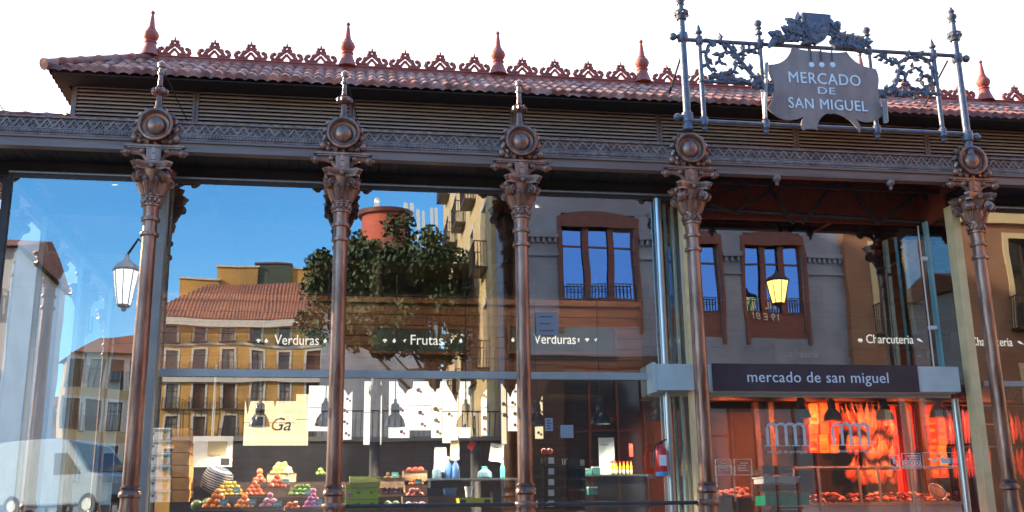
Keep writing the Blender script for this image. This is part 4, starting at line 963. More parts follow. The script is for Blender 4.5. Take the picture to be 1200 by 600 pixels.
def sign_board(label, rect, Y, word, wpx, fm, bm, icons, frame=True):
    x0, x1, z0, z1 = rect_at(*rect, Y)
    t = thing('stall_sign', label, 'sign', ((x0+x1)/2, Y, z0), 0, 'stall name boards inside the hall')
    b = MB(); b.box(x0, x1, Y-0.03, Y, z0, z1); b.build('board', bm, t)
    if frame:
        b = MB(); e = 0.05; b.box(x0-e, x1+e, Y-0.045, Y-0.002, z1+0.002, z1+e); b.box(x0-e, x1+e, Y-0.045, Y-0.002, z0-e, z0-0.002); b.box(x0-e, x0-0.002, Y-0.045, Y-0.002, z0, z1); b.box(x1+0.002, x1+e, Y-0.045, Y-0.002, z0, z1); b.build('frame', fm, t)
    a = at(wpx[0], (rect[1]+rect[3])/2, Y-0.035); c = at(wpx[1], (rect[1]+rect[3])/2, Y-0.035)
    o = text(word, 0.24, M_['sign_letter'], t, ((a.x+c.x)/2, Y-0.036, (a.z+c.z)/2), depth=0.004)
    w_ = max(v.co.x for v in o.data.vertices)-min(v.co.x for v in o.data.vertices); k = (c.x-a.x)/w_; cx = (max(v.co.x for v in o.data.vertices)+min(v.co.x for v in o.data.vertices))/2
    for v in o.data.vertices: v.co.x = cx+(v.co.x-cx)*k
    if icons:
        b = MB()
        for kind, px in icons: p = at(px, (rect[1]+rect[3])/2+0.5, Y-0.031); icon(b, kind, p.x, Y-0.031, p.z, 0.055)
        b.build('icons', M_['sign_letter'], t)
    return t
M_['sign_letter'] = mat('glowing cream letter', (0.8, 0.8, 0.74), 0.4, emit=(0.9, 0.92, 0.85), estr=0.35)  # letters given a weak emission of their own
YB1 = YST-0.05
sign_board('green Verduras board left of the second iron column', (297, 385, 386, 413), YB1, 'Verduras', (322, 374), M_['wood'], M_['stall_green'], [('mush', 303), ('pear', 312), ('pear', 381)])
sign_board('green Frutas board in an orange brown timber frame', (438, 386, 545, 412), YB1, 'Frutas', (481, 519), M_['wood'], M_['stall_green'], [('mush', 451), ('pear', 462), ('leaf', 474), ('carrot', 529), ('pear', 540)])
sign_board('dark Verduras board right of the third iron column', (597, 384, 720, 412), YB1, 'Verduras', (626, 675), M_['wood'], M_['stall_green'], [('pear', 601), ('carrot', 678), ('mush', 688), ('leaf', 698)])

# white price boards under the canopy; an added glow replaces sunlight on them
M_['price'] = mat('glowing white price panel', (0.8, 0.78, 0.72), 0.5, emit=(1.0, 0.94, 0.80), estr=0.62)
M_['price_warm'] = mat('glowing cream price panel', (0.8, 0.7, 0.5), 0.5, emit=(1.0, 0.80, 0.45), estr=0.5)
fruitcols = [mat('printed fruit red', (0.35, 0.03, 0.02), 0.6), mat('printed fruit yellow', (0.55, 0.36, 0.05), 0.6), mat('printed fruit brown', (0.2, 0.08, 0.04), 0.6)]
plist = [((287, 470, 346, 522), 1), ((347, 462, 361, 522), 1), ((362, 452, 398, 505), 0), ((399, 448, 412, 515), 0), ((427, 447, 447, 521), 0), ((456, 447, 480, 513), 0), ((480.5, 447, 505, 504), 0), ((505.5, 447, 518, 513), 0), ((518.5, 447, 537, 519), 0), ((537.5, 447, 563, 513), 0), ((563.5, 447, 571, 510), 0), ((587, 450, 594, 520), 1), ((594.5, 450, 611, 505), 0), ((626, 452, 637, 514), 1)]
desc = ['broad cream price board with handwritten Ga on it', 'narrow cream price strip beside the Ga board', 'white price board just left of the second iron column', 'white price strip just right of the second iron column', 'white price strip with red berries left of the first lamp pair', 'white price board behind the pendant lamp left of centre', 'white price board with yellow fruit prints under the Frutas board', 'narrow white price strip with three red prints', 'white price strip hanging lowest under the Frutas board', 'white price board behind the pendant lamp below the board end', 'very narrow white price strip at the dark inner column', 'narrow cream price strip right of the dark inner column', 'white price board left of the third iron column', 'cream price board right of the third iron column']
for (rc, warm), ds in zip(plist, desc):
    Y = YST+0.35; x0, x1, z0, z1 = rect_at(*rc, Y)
    t = thing('price_board', ds, 'price board', ((x0+x1)/2, Y, z0), 0, 'glowing price boards over the fruit')
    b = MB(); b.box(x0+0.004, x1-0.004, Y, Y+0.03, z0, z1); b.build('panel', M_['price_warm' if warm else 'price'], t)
    b = MB(); k = max(1, int((x1-x0)/0.16))
    zz = z0+0.12
    rw = random.Random(int(rc[0]))
    if 'Ga' in ds:
        text('Ga', 0.30, M_['iron_dark'], t, (at(328, 498, Y).x, Y-0.006, at(328, 498, Y).z), depth=0.004, shear=0.3)
    else:
        for q in range(4):
            zz = z0+0.1+q*0.19
            if zz > z1-0.1: break
            if rw.random() < 0.75:
                xc = (x0+x1)/2+rw.uniform(-0.25, 0.25)*(x1-x0)*0.5; b.ball((xc, Y-0.002, zz), rw.uniform(0.025, 0.04), 8, 5, (1, 0.15, 1)); b.ball((xc+0.045, Y-0.002, zz-0.03), 0.022, 8, 5, (1, 0.15, 1))
        if b.v: b.build('printed_fruit', fruitcols[rw.randrange(3)], t)
    fr = MB(); fr.box(x0, x1, Y-0.004, Y-0.001, z0+(z1-z0)*0.5, z0+(z1-z0)*0.5+0.012); fr.build('joint_line', M_['cardboard'], t)
# dark pennants of cloth hanging from the canopy edge in front of the boards
bunt = thing('cloth_bunting', 'dark brown pointed cloths hanging along the canopy edge before the white boards', 'bunting', (at(460, 445, 3.3).x, 3.3, 4.2))
M_['cloth'] = mat('dark brown cloth', (0.05, 0.022, 0.012), 0.9, 0, (0.08, 0.035, 0.02), 5)
for (xa, xt, yt, xb) in ((282, 290, 486, 302), (316, 322, 478, 332), (396, 408, 464, 426), (446, 450, 480, 457), (464, 475, 462, 486), (500, 510, 460, 517), (520, 535, 472, 540), (556, 563, 470, 574), (586, 598, 466, 606), (610, 630, 480, 644)):
    Y = 3.3+R.uniform(-0.02, 0.1)
    pts = [(at(px, py, Y).x, at(px, py, Y).z) for px, py in ((xa, 438), (xa+(xt-xa)*0.3, 452), (xa+(xt-xa)*0.75, 450+(yt-450)*0.6), (xt, yt), (xt+(xb-xt)*0.3, 450+(yt-450)*0.55), (xt+(xb-xt)*0.75, 455), (xb, 438))]
    b = MB(); b.prism(pts, Y, Y+0.012); b.build('pennant', M_['cloth'], bunt)

# pendant lamps
def pendant(light_col, power):
    t = empty('pendant_lamp', (0, 0, 0))
    b = MB(); b.lathe([(0.155, 0), (0.160, 0.012), (0.150, 0.05), (0.132, 0.11), (0.095, 0.165), (0.072, 0.19), (0.066, 0.20), (0.070, 0.215), (0.066, 0.33), (0.05, 0.35), (0.02, 0.365)], n=20)
    b.lathe([(0.02, 0.36), (0.062, 0.198), (0.068, 0.19), (0.092, 0.163), (0.128, 0.108), (0.146, 0.048), (0.154, 0.008)], n=20)
    b.build('lamp_shade', M_['lampblack'], t, True, world=False)
    b = MB(); b.tube([(0, 0, 0.36), (0, 0, 2.4)], 0.009, 6); b.tube([(0, 0, 0.36), (0, 0, 0.42)], 0.025, 8); b.build('cord', M_['black'], t, world=False)
    b = MB(); b.ball((0, 0, 0.09), 0.05, 8, 6); b.build('bulb', mat('lamp bulb', (1, 0.9, 0.7), emit=light_col, estr=8), t, True, world=False)
    ld = bpy.data.lights.new('bulb_light', 'SPOT'); ld.energy = power; ld.color = light_col; ld.spot_size = radians(150); ld.spot_blend = 0.6; ld.shadow_soft_size = 0.06
    lo = bpy.data.objects.new('bulb_light', ld); col.objects.link(lo); lo.parent = t; lo.location = (0, 0, 0.02)
    return t
lampW = pendant((1.0, 0.82, 0.6), 700); lampR = pendant((1.0, 0.22, 0.07), 600)
ll = [((304, 500), 2.4, 'left of the Ga price board end'), ((381, 499), 2.4, 'partly behind the second iron column'), ((463, 500), 2.4, 'left one in front of the white boards under Frutas'), ((546, 500), 2.4, 'right one in front of the white boards under Frutas'), ((629, 499), 2.4, 'partly behind the third iron column'), ((704, 497), 2.4, 'hanging over the black crate stack'), ((769, 492), 2.9, 'above the fire extinguisher')]
lr = [((940, 490), 3.2, 'behind the first double m logo'), ((976, 493), 3.2, 'in front of the red package shelf'), ((1037, 492), 3.2, 'in front of the hanging hams'), ((1100, 489), 3.2, 'above the stacked red boxes'), ((1180, 470), 3.0, 'at the right edge of the picture')]
u1 = u2 = False
for (lst, src) in ((ll, lampW), (lr, lampR)):
    for i, ((px, py), Y, ds) in enumerate(lst):
        p = at(px, py, Y); o = src if i == 0 else copy_tree(src)
        o.location = p; tag(o, 'black bell pendant lamp ' + ds, 'pendant lamp', 'black pendant lamps inside the hall')

# fruit display
disp = thing('display_stand', 'tiered wooden stand carrying the fruit heaps behind the glass', 'display stand', (0.2, 2.2, 1.21))
b = MB(); xa, xb = -2.6, 1.9
zt1 = at(300, 597, 1.7).z
b.box(xa, xb, 1.35, 2.1, 1.21, zt1-0.02); b.build('front_step', M_['darkwood'], disp)
b = MB(); b.box(xa, xb, 2.11, 2.75, 1.21, at(300, 584, 2.4).z); b.build('middle_step', M_['darkwood'], disp)
b = MB(); b.box(xa, xb, 2.76, 3.3, 1.21, at(300, 566, 3.0).z); b.build('rear_step', M_['darkwood'], disp)
def fruit_src(name, c, c2, r_, sc_=(1, 1, 0.95), stem=True):
    t = MB(); t.ball((0, 0, 0), r_, 10, 7, sc_)
    return t, mat(name+' skin', c, 0.4, 0, c2, 9)
FR = {}
for k, c, c2, r_ in (('orange', (0.80, 0.25, 0.02), (0.72, 0.19, 0.02), 0.050), ('clementine', (0.80, 0.17, 0.02), (0.72, 0.12, 0.02), 0.04), ('lemon', (0.75, 0.50, 0.05), (0.62, 0.46, 0.06), 0.038), ('apple', (0.50, 0.035, 0.02), (0.62, 0.16, 0.04), 0.048), ('yellow_apple', (0.70, 0.48, 0.06), (0.55, 0.42, 0.06), 0.046), ('onion', (0.45, 0.10, 0.18), (0.58, 0.28, 0.34), 0.05), ('pepper', (0.10, 0.24, 0.03), (0.18, 0.30, 0.05), 0.04), ('radish', (0.62, 0.10, 0.32), (0.75, 0.28, 0.48), 0.04), ('tomato', (0.62, 0.03, 0.02), (0.52, 0.04, 0.02), 0.046), ('kiwi', (0.20, 0.12, 0.05), (0.16, 0.10, 0.04), 0.036), ('plum', (0.05, 0.02, 0.06), (0.09, 0.03, 0.08), 0.036), ('peach', (0.70, 0.25, 0.15), (0.55, 0.08, 0.10), 0.046), ('melon', (0.10, 0.16, 0.05), (0.22, 0.26, 0.08), 0.085), ('lettuce', (0.30, 0.45, 0.18), (0.45, 0.58, 0.32), 0.06)):
    m, mt = fruit_src(k, c, c2, r_, (1, 1, 0.94) if k not in ('lemon', 'pepper', 'kiwi') else (1.25, 0.9, 0.9)); FR[k] = [m, mt, r_, None, c, c2]
def heap(kind, rc, Y, label, group, rows=3, slope=0.6, box='cardboard', crate_label=None, flat=False):
    x0, x1, z0, z1 = rect_at(*rc, Y); src = FR[kind]; r_ = src[2]; d = 2*r_*0.93
    rw = random.Random(int(rc[0]*7+rc[1])); nx = max(2, int((x1-x0)/d))
    hgt = max(z1-z0, 2*r_); ny = rows
    if crate_label:
        t = thing('fruit_crate', crate_label, 'crate', ((x0+x1)/2, Y, z0-0.12), 0, 'crates of fruit on the display'); b = MB(); e = 0.02
        b.box(x0-e, x1+e, Y-0.14, Y-0.125, z0-0.12, z0+r_*0.9); b.box(x0-e, x0, Y-0.124, Y+0.25, z0-0.12, z0+r_); b.box(x1, x1+e, Y-0.124, Y+0.25, z0-0.12, z0+r_); b.box(x0, x1, Y-0.124, Y+0.25, z0-0.12, z0-0.11)
        b.build('crate_body', M_[box], t)
        b = MB(); b.box(x0-e-0.005, x1+e+0.005, Y-0.150, Y-0.141, z0+r_*0.55, z0+r_*0.95); b.build('rim', M_['cardboard' if box != 'cardboard' else 'wood'], t)
    levels = max(1, int(round((hgt-2*r_)/(d*0.78)))+1)
    for lv in range(levels):
        n_ = nx if flat else max(1, nx-lv)
        for j in range(ny if lv < levels-1 or flat else max(1, ny-1)):
            for i in range(n_):
                xx = (x0+x1)/2 + (i-(n_-1)/2)*d + rw.uniform(-.15, .15)*r_; yy = Y-0.08 + j*d + lv*d*0.5; zz = z0+r_+lv*d*0.78 + rw.uniform(-.1, .15)*r_
                if j > 1 and lv < levels-2: continue
                if src[3] is None: o = src[3] = src[0].build(kind, src[1], None, True)
                else: o = src[3].copy(); col.objects.link(o)
                o.location = (xx, yy, zz); o.rotation_euler = (rw.uniform(-.5, .5), rw.uniform(-.5, .5), rw.uniform(0, 6)); s_ = rw.uniform(0.92, 1.08); o.scale = (s_, s_, s_)
                tag(o, label, kind.replace('_', ' '), group)
heap('orange', (238, 573, 271, 599), 1.62, 'large orange in the front heap at the left end of the stand', 'oranges in the front heap', rows=2, crate_label='crate of large oranges at the left front of the stand')
heap('orange', (273, 576, 300, 599), 1.62, 'orange in the small front heap beside the large oranges', 'oranges in the small front heap', rows=2, crate_label='crate of oranges just right of the largest orange heap')
heap('lemon', (252, 564, 286, 583), 2.3, 'yellow lemon in the heap behind the oranges', 'lemons in the heap', rows=2, crate_label='crate of yellow lemons behind the front oranges')
heap('clementine', (284, 562, 312, 583), 2.3, 'deep orange clementine in the heap beside the lemons', 'clementines in the heap', rows=2, crate_label='crate of clementines right of the lemons')
heap('apple', (296, 549, 313, 567), 2.9, 'dark red apple in the small high heap', 'apples in the small high heap', rows=2)
heap('apple', (312, 553, 339, 574), 2.5, 'red apple in the high heap under the yellow apples', 'red apples in the high heap', rows=2, crate_label='crate of red apples at the middle of the stand')
heap('yellow_apple', (316, 539, 345, 558), 2.95, 'yellow apple in the topmost heap', 'yellow apples in the topmost heap', rows=2, crate_label='crate of yellow apples topmost on the stand')
heap('onion', (301, 576, 331, 598), 1.66, 'pinkish red onion in the front heap', 'red onions in the front heap', rows=2, crate_label='crate of pinkish onions at the front of the stand')
heap('pepper', (339, 566, 369, 583), 2.3, 'green pepper in the low heap', 'green peppers in the heap', rows=2, crate_label='crate of green peppers behind the small oranges')
heap('clementine', (333, 589, 353, 599), 1.64, 'clementine in the low front heap beside the radishes', 'clementines in the low front heap', rows=2)
heap('radish', (354, 572, 380, 598), 1.66, 'bright pink radish in the heap by the second iron column', 'radishes in the heap', rows=2, crate_label='crate of bright pink radishes by the second iron column')
heap('pepper', (371, 548, 381, 558), 2.9, 'green pepper in the high heap by the second iron column', 'green peppers in the high heap', rows=2)
heap('melon', (229, 587, 247, 599), 1.75, 'dark green melon at the left end of the stand', 'melons at the stand end', rows=1)
heap('tomato', (474, 546, 498, 555), 2.75, 'ripe red tomato in the top crate right of centre', 'tomatoes in the top crate', rows=2, crate_label='top crate of red tomatoes over the clementines', flat=True)
heap('clementine', (476, 558, 498, 571), 2.3, 'clementine in the middle crate under the tomatoes', 'clementines in the middle crate', rows=2, crate_label='middle crate of clementines below the tomatoes')
heap('peach', (473, 574, 499, 585), 1.8, 'rosy peach in the crate below the clementines', 'peaches in the low crate', rows=2, crate_label='low crate of rosy peaches below the clementines')
heap('onion', (473, 586, 499, 596), 1.66, 'red onion in the lowest crate at centre', 'red onions in the lowest crate', rows=2, flat=True)
heap('kiwi', (447, 554, 472, 563), 2.75, 'brown kiwi in the crate left of the tomatoes', 'kiwis in the crate', rows=2, crate_label='crate of brown kiwis left of the tomatoes')
heap('plum', (446, 572, 472, 581), 2.3, 'black plum in the crate below the kiwis', 'plums in the crate', rows=2, crate_label='crate of black plums below the kiwis', flat=True)
heap('lettuce', (446, 586, 471, 597), 1.7, 'pale green lettuce head in the crate below the plums', 'lettuces in the crate', rows=1, crate_label='crate of pale lettuces below the plums', flat=True)

def carton(label, rect, Y, dpt, m, name='fruit_box', group=None, side=None, extras=None):
    x0, x1, z0, z1 = rect_at(*rect, Y)
    t = thing(name, label, 'box', ((x0+x1)/2, Y, z0), 0, group)
    b = MB(); b.box(x0, x1, Y, Y+dpt, z0, z1-0.03); b.build('body', m, t)
    b = MB(); b.box(x0-0.008, x1+0.008, Y-0.008, Y+dpt+0.008, z1-0.028, z1-0.004); b.build('lid', m, t)
    if extras: extras(t, x0, x1, z0, z1, Y)
    return t
M_['pinebox'] = mat('white carton', (0.72, 0.74, 0.78), 0.6, 0, (0.62, 0.65, 0.70), 3)
M_['lime'] = mat('lime green carton', (0.42, 0.60, 0.03), 0.5, 0, (0.36, 0.52, 0.03), 3)
M_['pinebody'] = mat('printed pineapple', (0.75, 0.33, 0.03), 0.6); M_['pineleaf'] = mat('printed pineapple leaf', (0.05, 0.22, 0.08), 0.6)
M_['orangecarton'] = mat('orange brown carton', (0.55, 0.26, 0.05), 0.7, 0, (0.42, 0.18, 0.04), 5)
def pine(t, x0, x1, z0, z1, Y):
    xc = x0+(x1-x0)*0.72; zc = z0+0.06; b = MB(); b.ball((xc, Y-0.001, zc), 0.042, 8, 6, (0.8, 0.1, 1.15)); b.build('pineapple_print', M_['pinebody'], t)
    b = MB()
    for q in (-1, 0, 1): b.prism([(xc-0.012+q*0.02, zc+0.045), (xc+0.012+q*0.02, zc+0.045), (xc+q*0.045, zc+0.10)], Y-0.006, Y-0.001)
    b.build('leaf_print', M_['pineleaf'], t)
    b = MB(); b.box(x0+0.01, x0+0.05, Y-0.004, Y-0.001, z0+0.075, z0+0.10); b.build('hand_hole', M_['black'], t)
    b = MB(); b.box(x1+0.002, x1+0.26, Y+0.02, Y+0.5, z0, z1-0.01); b.build('side_carton', M_['orangecarton'], t)
pos_w = ['topmost', 'second from the top', 'third from the top', 'third from the bottom', 'second from the bottom', 'lowest in sight']
for i in range(6):
    y0 = 501+i*14.6; carton('white pineapple carton, %s of its stack by the first column' % pos_w[i], (177, y0, 199, y0+14.4), 2.0, 0.45, M_['pinebox'], group='pineapple cartons stacked by the first column', extras=pine)
b = MB(); 
def holes(t, x0, x1, z0, z1, Y):
    b = MB(); b.box(x0+0.02, x0+0.10, Y-0.004, Y-0.001, z0+0.03, z1-0.07); b.build('pink_label', FR['radish'][1], t)
    b = MB()
    for q in (0.4, 0.8): b.ball((x0+(x1-x0)*q, Y-0.001, z1-0.065), 0.02, 8, 5, (1.4, 0.15, 0.7))
    b.build('hand_hole', M_['black'], t)
for i, (y0, y1) in enumerate(((572, 585), (585.3, 598))):
    carton(['upper lime green fruit carton right of the second column', 'lower lime green fruit carton right of the second column'][i], (405, y0, 443, y1), 1.75, 0.4, M_['lime'], group='lime green cartons', extras=holes)
carton('flat yellow green tray on the lime cartons', (405, 566, 445, 571.5), 1.75, 0.4, mat('yellow tray', (0.5, 0.45, 0.08), 0.6), name='fruit_tray')
carton('pale green tray behind the lime cartons', (410, 558, 446, 565.5), 2.1, 0.4, mat('pale green tray', (0.35, 0.42, 0.20), 0.6), name='fruit_tray')
def twolabels(t, x0, x1, z0, z1, Y):
    b = MB()
    for q in (0.12, 0.85): b.lathe([(0.05, 0.001), (0.048, 0.004), (0.001, 0.005)], (x0+(x1-x0)*q, Y, (z0+z1)/2), 12, 'Y')
    b.build('round_label', M_['iron_dark'], t); b = MB(); b.box(x0+(x1-x0)*0.3, x0+(x1-x0)*0.7, Y-0.004, Y-0.001, z0+0.05, z1-0.07); b.build('print', M_['pinebody'], t)
carton('long yellow green carton with dark round labels right of centre', (538, 583, 577, 592), 1.7, 0.35, mat('yellow green carton', (0.55, 0.55, 0.05), 0.5), extras=twolabels)

# scale with display, striped bag, posters, bottles
sx = rect_at(224, 511, 271, 547, 2.9)
t = thing('price_scale', 'white hanging shop scale panel with a beige screen left of the fruit', 'scale', ((sx[0]+sx[1])/2, 2.9, sx[2]))
b = MB(); b.box(sx[0], sx[1], 2.9, 3.0, sx[2], sx[3]); b.build('housing', M_['white'], t)
q = rect_at(244, 517, 265, 534, 2.9); b = MB(); b.box(q[0], q[1], 2.885, 2.899, q[2], q[3]); b.build('screen', mat('beige screen', (0.45, 0.38, 0.2), 0.3), t)
q = rect_at(259, 537, 269, 545, 2.9); b = MB(); b.box(q[0], q[1], 2.89, 2.899, q[2], q[3]); b.build('keypad', M_['black'], t)
b = MB(); b.tube([((sx[0]+sx[1])/2, 2.96, sx[3]), ((sx[0]+sx[1])/2, 2.96, 4.2)], 0.02, 6); b.build('stem', M_['steel'], t)
M_['stripe'] = mat('striped fabric', (0.05, 0.05, 0.07), 0.8)
tt = M_['stripe'].node_tree; wv = tt.nodes.new('ShaderNodeTexWave'); wv.bands_direction = 'Z'; wv.inputs['Scale'].default_value = 9.0; wv.inputs['Distortion'].default_value = 1.5; rp = tt.nodes.new('ShaderNodeValToRGB'); rp.color_ramp.interpolation = 'CONSTANT'; rp.color_ramp.elements[0].color = (0.04, 0.05, 0.08, 1); rp.color_ramp.elements[1].position = 0.6; rp.color_ramp.elements[1].color = (0.6, 0.6, 0.62, 1)
tcx = tt.nodes.new('ShaderNodeTexCoord'); tt.links.new(tcx.outputs['Object'], wv.inputs['Vector']); tt.links.new(wv.outputs['Fac'], rp.inputs[0]); tt.links.new(rp.outputs[0], tt.nodes['Principled BSDF'].inputs['Base Color'])
p = at(255, 562, 2.5)
b = MB(); b.lathe([(0.10, -0.21), (0.20, -0.17), (0.23, 0.0), (0.20, 0.13), (0.12, 0.17), (0.02, 0.18)], n=18)
bag = b.build('striped_bag', M_['stripe'], None, True, world=False); bag.location = p; tag(bag, 'dark bag with white stripes standing behind the lemons', 'bag')
bag.rotation_euler = (0.2, 0.35, 0)

def sheet(name, label, cat, rect, Y, m, lines=0, tilt=0.0, group=None, lm='iron_dark'):
    x0, x1, z0, z1 = rect_at(*rect, Y); cx, cz = (x0+x1)/2, (z0+z1)/2
    t = thing(name, label, cat, (cx, Y, cz), 0, group); t.rotation_euler = (0, tilt, 0)
    b = MB(); b.box(x0-cx, x1-cx, -0.006, 0, z0-cz, z1-cz); b.build('paper', m, t, world=False)
    if lines:
        b = MB(); hh = z1-z0
        for i in range(lines):
            zz = (z0-cz)+hh*(0.2+0.6*i/max(1, lines-1)); b.box((x0-cx)*0.7, (x1-cx)*R.uniform(0.2, 0.75), -0.0085, -0.0065, zz-0.006, zz+0.006)
        b.build('print', M_[lm], t, world=False)
    return t
sheet('paper_sheet', 'white paper sheet taped up tilted beside the dark inner column', 'paper', (574, 520, 590, 541), 2.95, M_['white'], 3, 0.12)
sheet('poster', 'pale poster board standing right of the tomatoes', 'poster', (509, 524, 523, 553), 3.0, M_['white'], 3)
sheet('poster', 'narrow cream poster beside the pale poster board', 'poster', (528, 516, 538, 539), 3.0, M_['cream'], 2)
sheet('poster', 'light blue board behind the bottles on the right', 'poster', (701, 513, 721, 556), 3.6, mat('pale blue board', (0.5, 0.6, 0.65), 0.6), 2)
sheet('notice', 'faint square notice on the glass high on the grey wall', 'notice', (628, 366, 654, 393), G-0.03, mat('faint film', (0.25, 0.26, 0.30), 0.5), 3)
sheet('notice', 'small grey notice with lines right of the third column', 'notice', (639, 490, 648, 505), G-0.03, mat('grey film', (0.28, 0.32, 0.38), 0.5), 4)
sheet('notice', 'pale square notice on the glass beside the small grey one', 'notice', (657, 498, 672, 513), G-0.03, bpy.data.materials['grey film'], 0)
# black plastic crates with white labels, stacked right of the third column
for j, (xa, xb) in enumerate(((622, 638), (640, 664), (665, 686))):
    for i in range(5):
        y0 = 534+i*12.6+j*1.0; Y = 2.0+j*0.05
        x0, x1, z0, z1 = rect_at(xa, y0, xb, y0+12.3, Y)
        t = thing('plastic_crate', 'black plastic crate, %s of the %s stack beside the third column' % (['topmost', 'second', 'middle', 'fourth', 'lowest'][i], ['narrow left', 'labelled middle', 'right'][j]), 'crate', ((x0+x1)/2, Y, z0), 0, 'black plastic crates by the third column')
        b = MB(); b.box(x0+0.01, x1-0.01, Y, Y+0.3, z0, z0+0.015); b.box(x0, x1, Y-0.01, Y+0.005, z1-0.035, z1-0.008)
        for q in range(7): xx = x0+(x1-x0)*q/6; b.box(min(xx, x1-0.015), min(xx, x1-0.015)+0.015, Y-0.004, Y+0.004, z0, z1-0.036)
        b.box(x0, x1, Y-0.006, Y+0.004, z0+0.001, z0+0.03); b.box(x0, x0+0.012, Y+0.006, Y+0.3, z0+0.016, z1-0.008); b.box(x1-0.012, x1, Y+0.006, Y+0.3, z0+0.016, z1-0.008); b.box(x0+0.013, x1-0.013, Y+0.28, Y+0.3, z0+0.016, z1-0.01)
        b.build('crate_body', M_['black'], t)
        if j == 1: b = MB(); b.box(x0+0.03, x0+0.12, Y-0.016, Y-0.011, z0+0.05, z1-0.015); b.build('label', M_['white'], t)
heap('tomato', (633, 526, 646, 533), 2.1, 'red tomato on top of the black crates', 'tomatoes on the black crates', rows=2)
# counter with bottles on the right side of the stall
x0, x1, z0, z1 = rect_at(684, 556, 760, 600, 2.6)
t = thing('glass_counter', 'dark counter with a metal top edge behind the guard rail', 'counter', ((x0+x1)/2, 2.6, 1.21))
b = MB(); b.box(x0, x1, 2.6, 3.2, 1.21, z1-0.03); b.build('body', M_['iron_dark'], t); b = MB(); b.box(x0-0.02, x1+0.02, 2.57, 3.22, z1-0.028, z1); b.build('top', M_['steel'], t)
bt = [('yellow', (0.75, 0.50, 0.03)), ('teal', (0.08, 0.40, 0.36))]
mb_ = {k: mat(k+' bottle', c, 0.2) for k, c in bt}
src_b = None
for i, px in enumerate((718, 722.5, 727, 731.5, 736, 740)):
    p = at(px, 556, 2.72); t = thing('bottle', 'small yellow sauce bottle in the row on the metal counter top', 'bottle', (p.x, 2.72, z1), 0, 'yellow bottles on the counter')
    b = MB(); b.lathe([(0.024, 0), (0.025, 0.13), (0.012, 0.16), (0.012, 0.185)], n=10); b.build('glass_body', mb_['yellow'], t, True, world=False); b = MB(); b.lathe([(0.0255, 0.03), (0.0255, 0.08)], n=10); b.build('label', M_['white'], t, world=False); b = MB(); b.lathe([(0.014, 0.186), (0.014, 0.215)], n=8); b.build('cap', FR['tomato'][1], t, world=False)
for i, (px, py, w_, h_) in enumerate(((690, 552, 0.13, 0.10), (700, 550, 0.12, 0.13), (692, 575, 0.14, 0.12))):
    p = at(px, py+5, 2.62); b = MB(); b.box(-w_/2, w_/2, 0, 0.12, 0, h_-0.021); t = thing('teal_carton', ['teal carton at the left end of the metal counter top', 'taller teal carton behind the bottles end', 'teal carton low in front of the counter'][i], 'box', (p.x, 2.66 if i < 2 else 2.45, z1 if i < 2 else p.z)); b.build('body', mb_['teal'], t, world=False); b = MB(); b.box(-w_/2-0.004, w_/2+0.004, -0.004, 0.124, h_-0.02, h_); b.build('lid', M_['white'], t, world=False)
sheet('poster', 'small red upright card right of the yellow bottles', 'poster', (737, 520, 742, 535), 3.3, FR['tomato'][1], 0)

# fire extinguisher fixed on the entrance pole
p0 = at(775.5, 558, 0.35); p1 = at(773, 519, 0.35); hh = p1.z-p0.z; xx = (p0.x+p1.x)/2-0.0
t = thing('fire_extinguisher', 'red fire extinguisher with blue bottom band hanging by the entrance pole', 'fire extinguisher', (xx, 0.33, p0.z))
b = MB(); b.lathe([(0.08, 0.055), (0.085, 0.07), (0.085, hh*0.72), (0.07, hh*0.84), (0.035, hh*0.9), (0.03, hh*0.95)], n=18); b.build('cylinder', mat('extinguisher red', (0.62, 0.03, 0.03), 0.3), t, True, world=False)
b = MB(); b.lathe([(0.082, 0), (0.087, 0.01), (0.087, 0.054)], n=18); b.build('bottom_band', mat('extinguisher blue', (0.10, 0.35, 0.65), 0.4), t, True, world=False)
b = MB(); b.box(-0.05, 0.05, -0.087, -0.0835, hh*0.3, hh*0.62); b.build('label', M_['white'], t, world=False)
b = MB(); b.box(-0.03, 0.03, -0.02, 0.02, hh*0.94, hh*1.02); b.bar((0, 0, hh*1.02), (0.09, 0, hh*1.1), 0.02); b.tube([(-0.02, 0, hh*0.98), (-0.1, 0, hh*0.9), (-0.1, -0.02, hh*0.4)], 0.012, 6); b.build('valve', M_['black'], t, world=False)
# wall bracket it hangs on belongs to it
b = MB(); b.box(-0.03, 0.03, 0.09, 0.135, hh*0.3, hh*0.8); b.build('bracket', M_['steel'], t, world=False)

# added spotlights kept out of view that brighten canopies, cartons and red stall
def added_spot(x, y, z, tx, ty, tz, power, c, label):
    t = thing('added_spotlight', label, 'spotlight', (x, y, z), 0, 'added fill spotlights'); d = (Vector((tx, ty, tz))-Vector((x, y, z))).normalized()
    b = MB(); b.tube([-d*0.08, d*0.08], 0.05, 10); b.tube([Vector((0, 0, 0)), Vector((0, 0, 0.1))], 0.012, 6); b.build('can', M_['black'], t, True, world=False)
    b = MB(); b.tube([d*0.082, d*0.085], 0.04, 10); b.build('lens', mat('spot lens', (1, 0.9, 0.7), emit=c, estr=0.6), t, world=False)
    ld = bpy.data.lights.new('spot_beam', 'SPOT'); ld.energy = power; ld.color = c; ld.spot_size = radians(84); ld.spot_blend = 0.9; ld.shadow_soft_size = 0.05
    lo = bpy.data.objects.new('spot_beam', ld); col.objects.link(lo); lo.parent = t; lo.location = d*0.1; lo.rotation_euler = d.to_track_quat('-Z', 'Y').to_euler()
added_spot(-3.3, 1.2, 6.62, -2.9, 2.0, 2.3, 500, (1.0, 0.85, 0.68), 'added fill spotlight over the pineapple cartons')
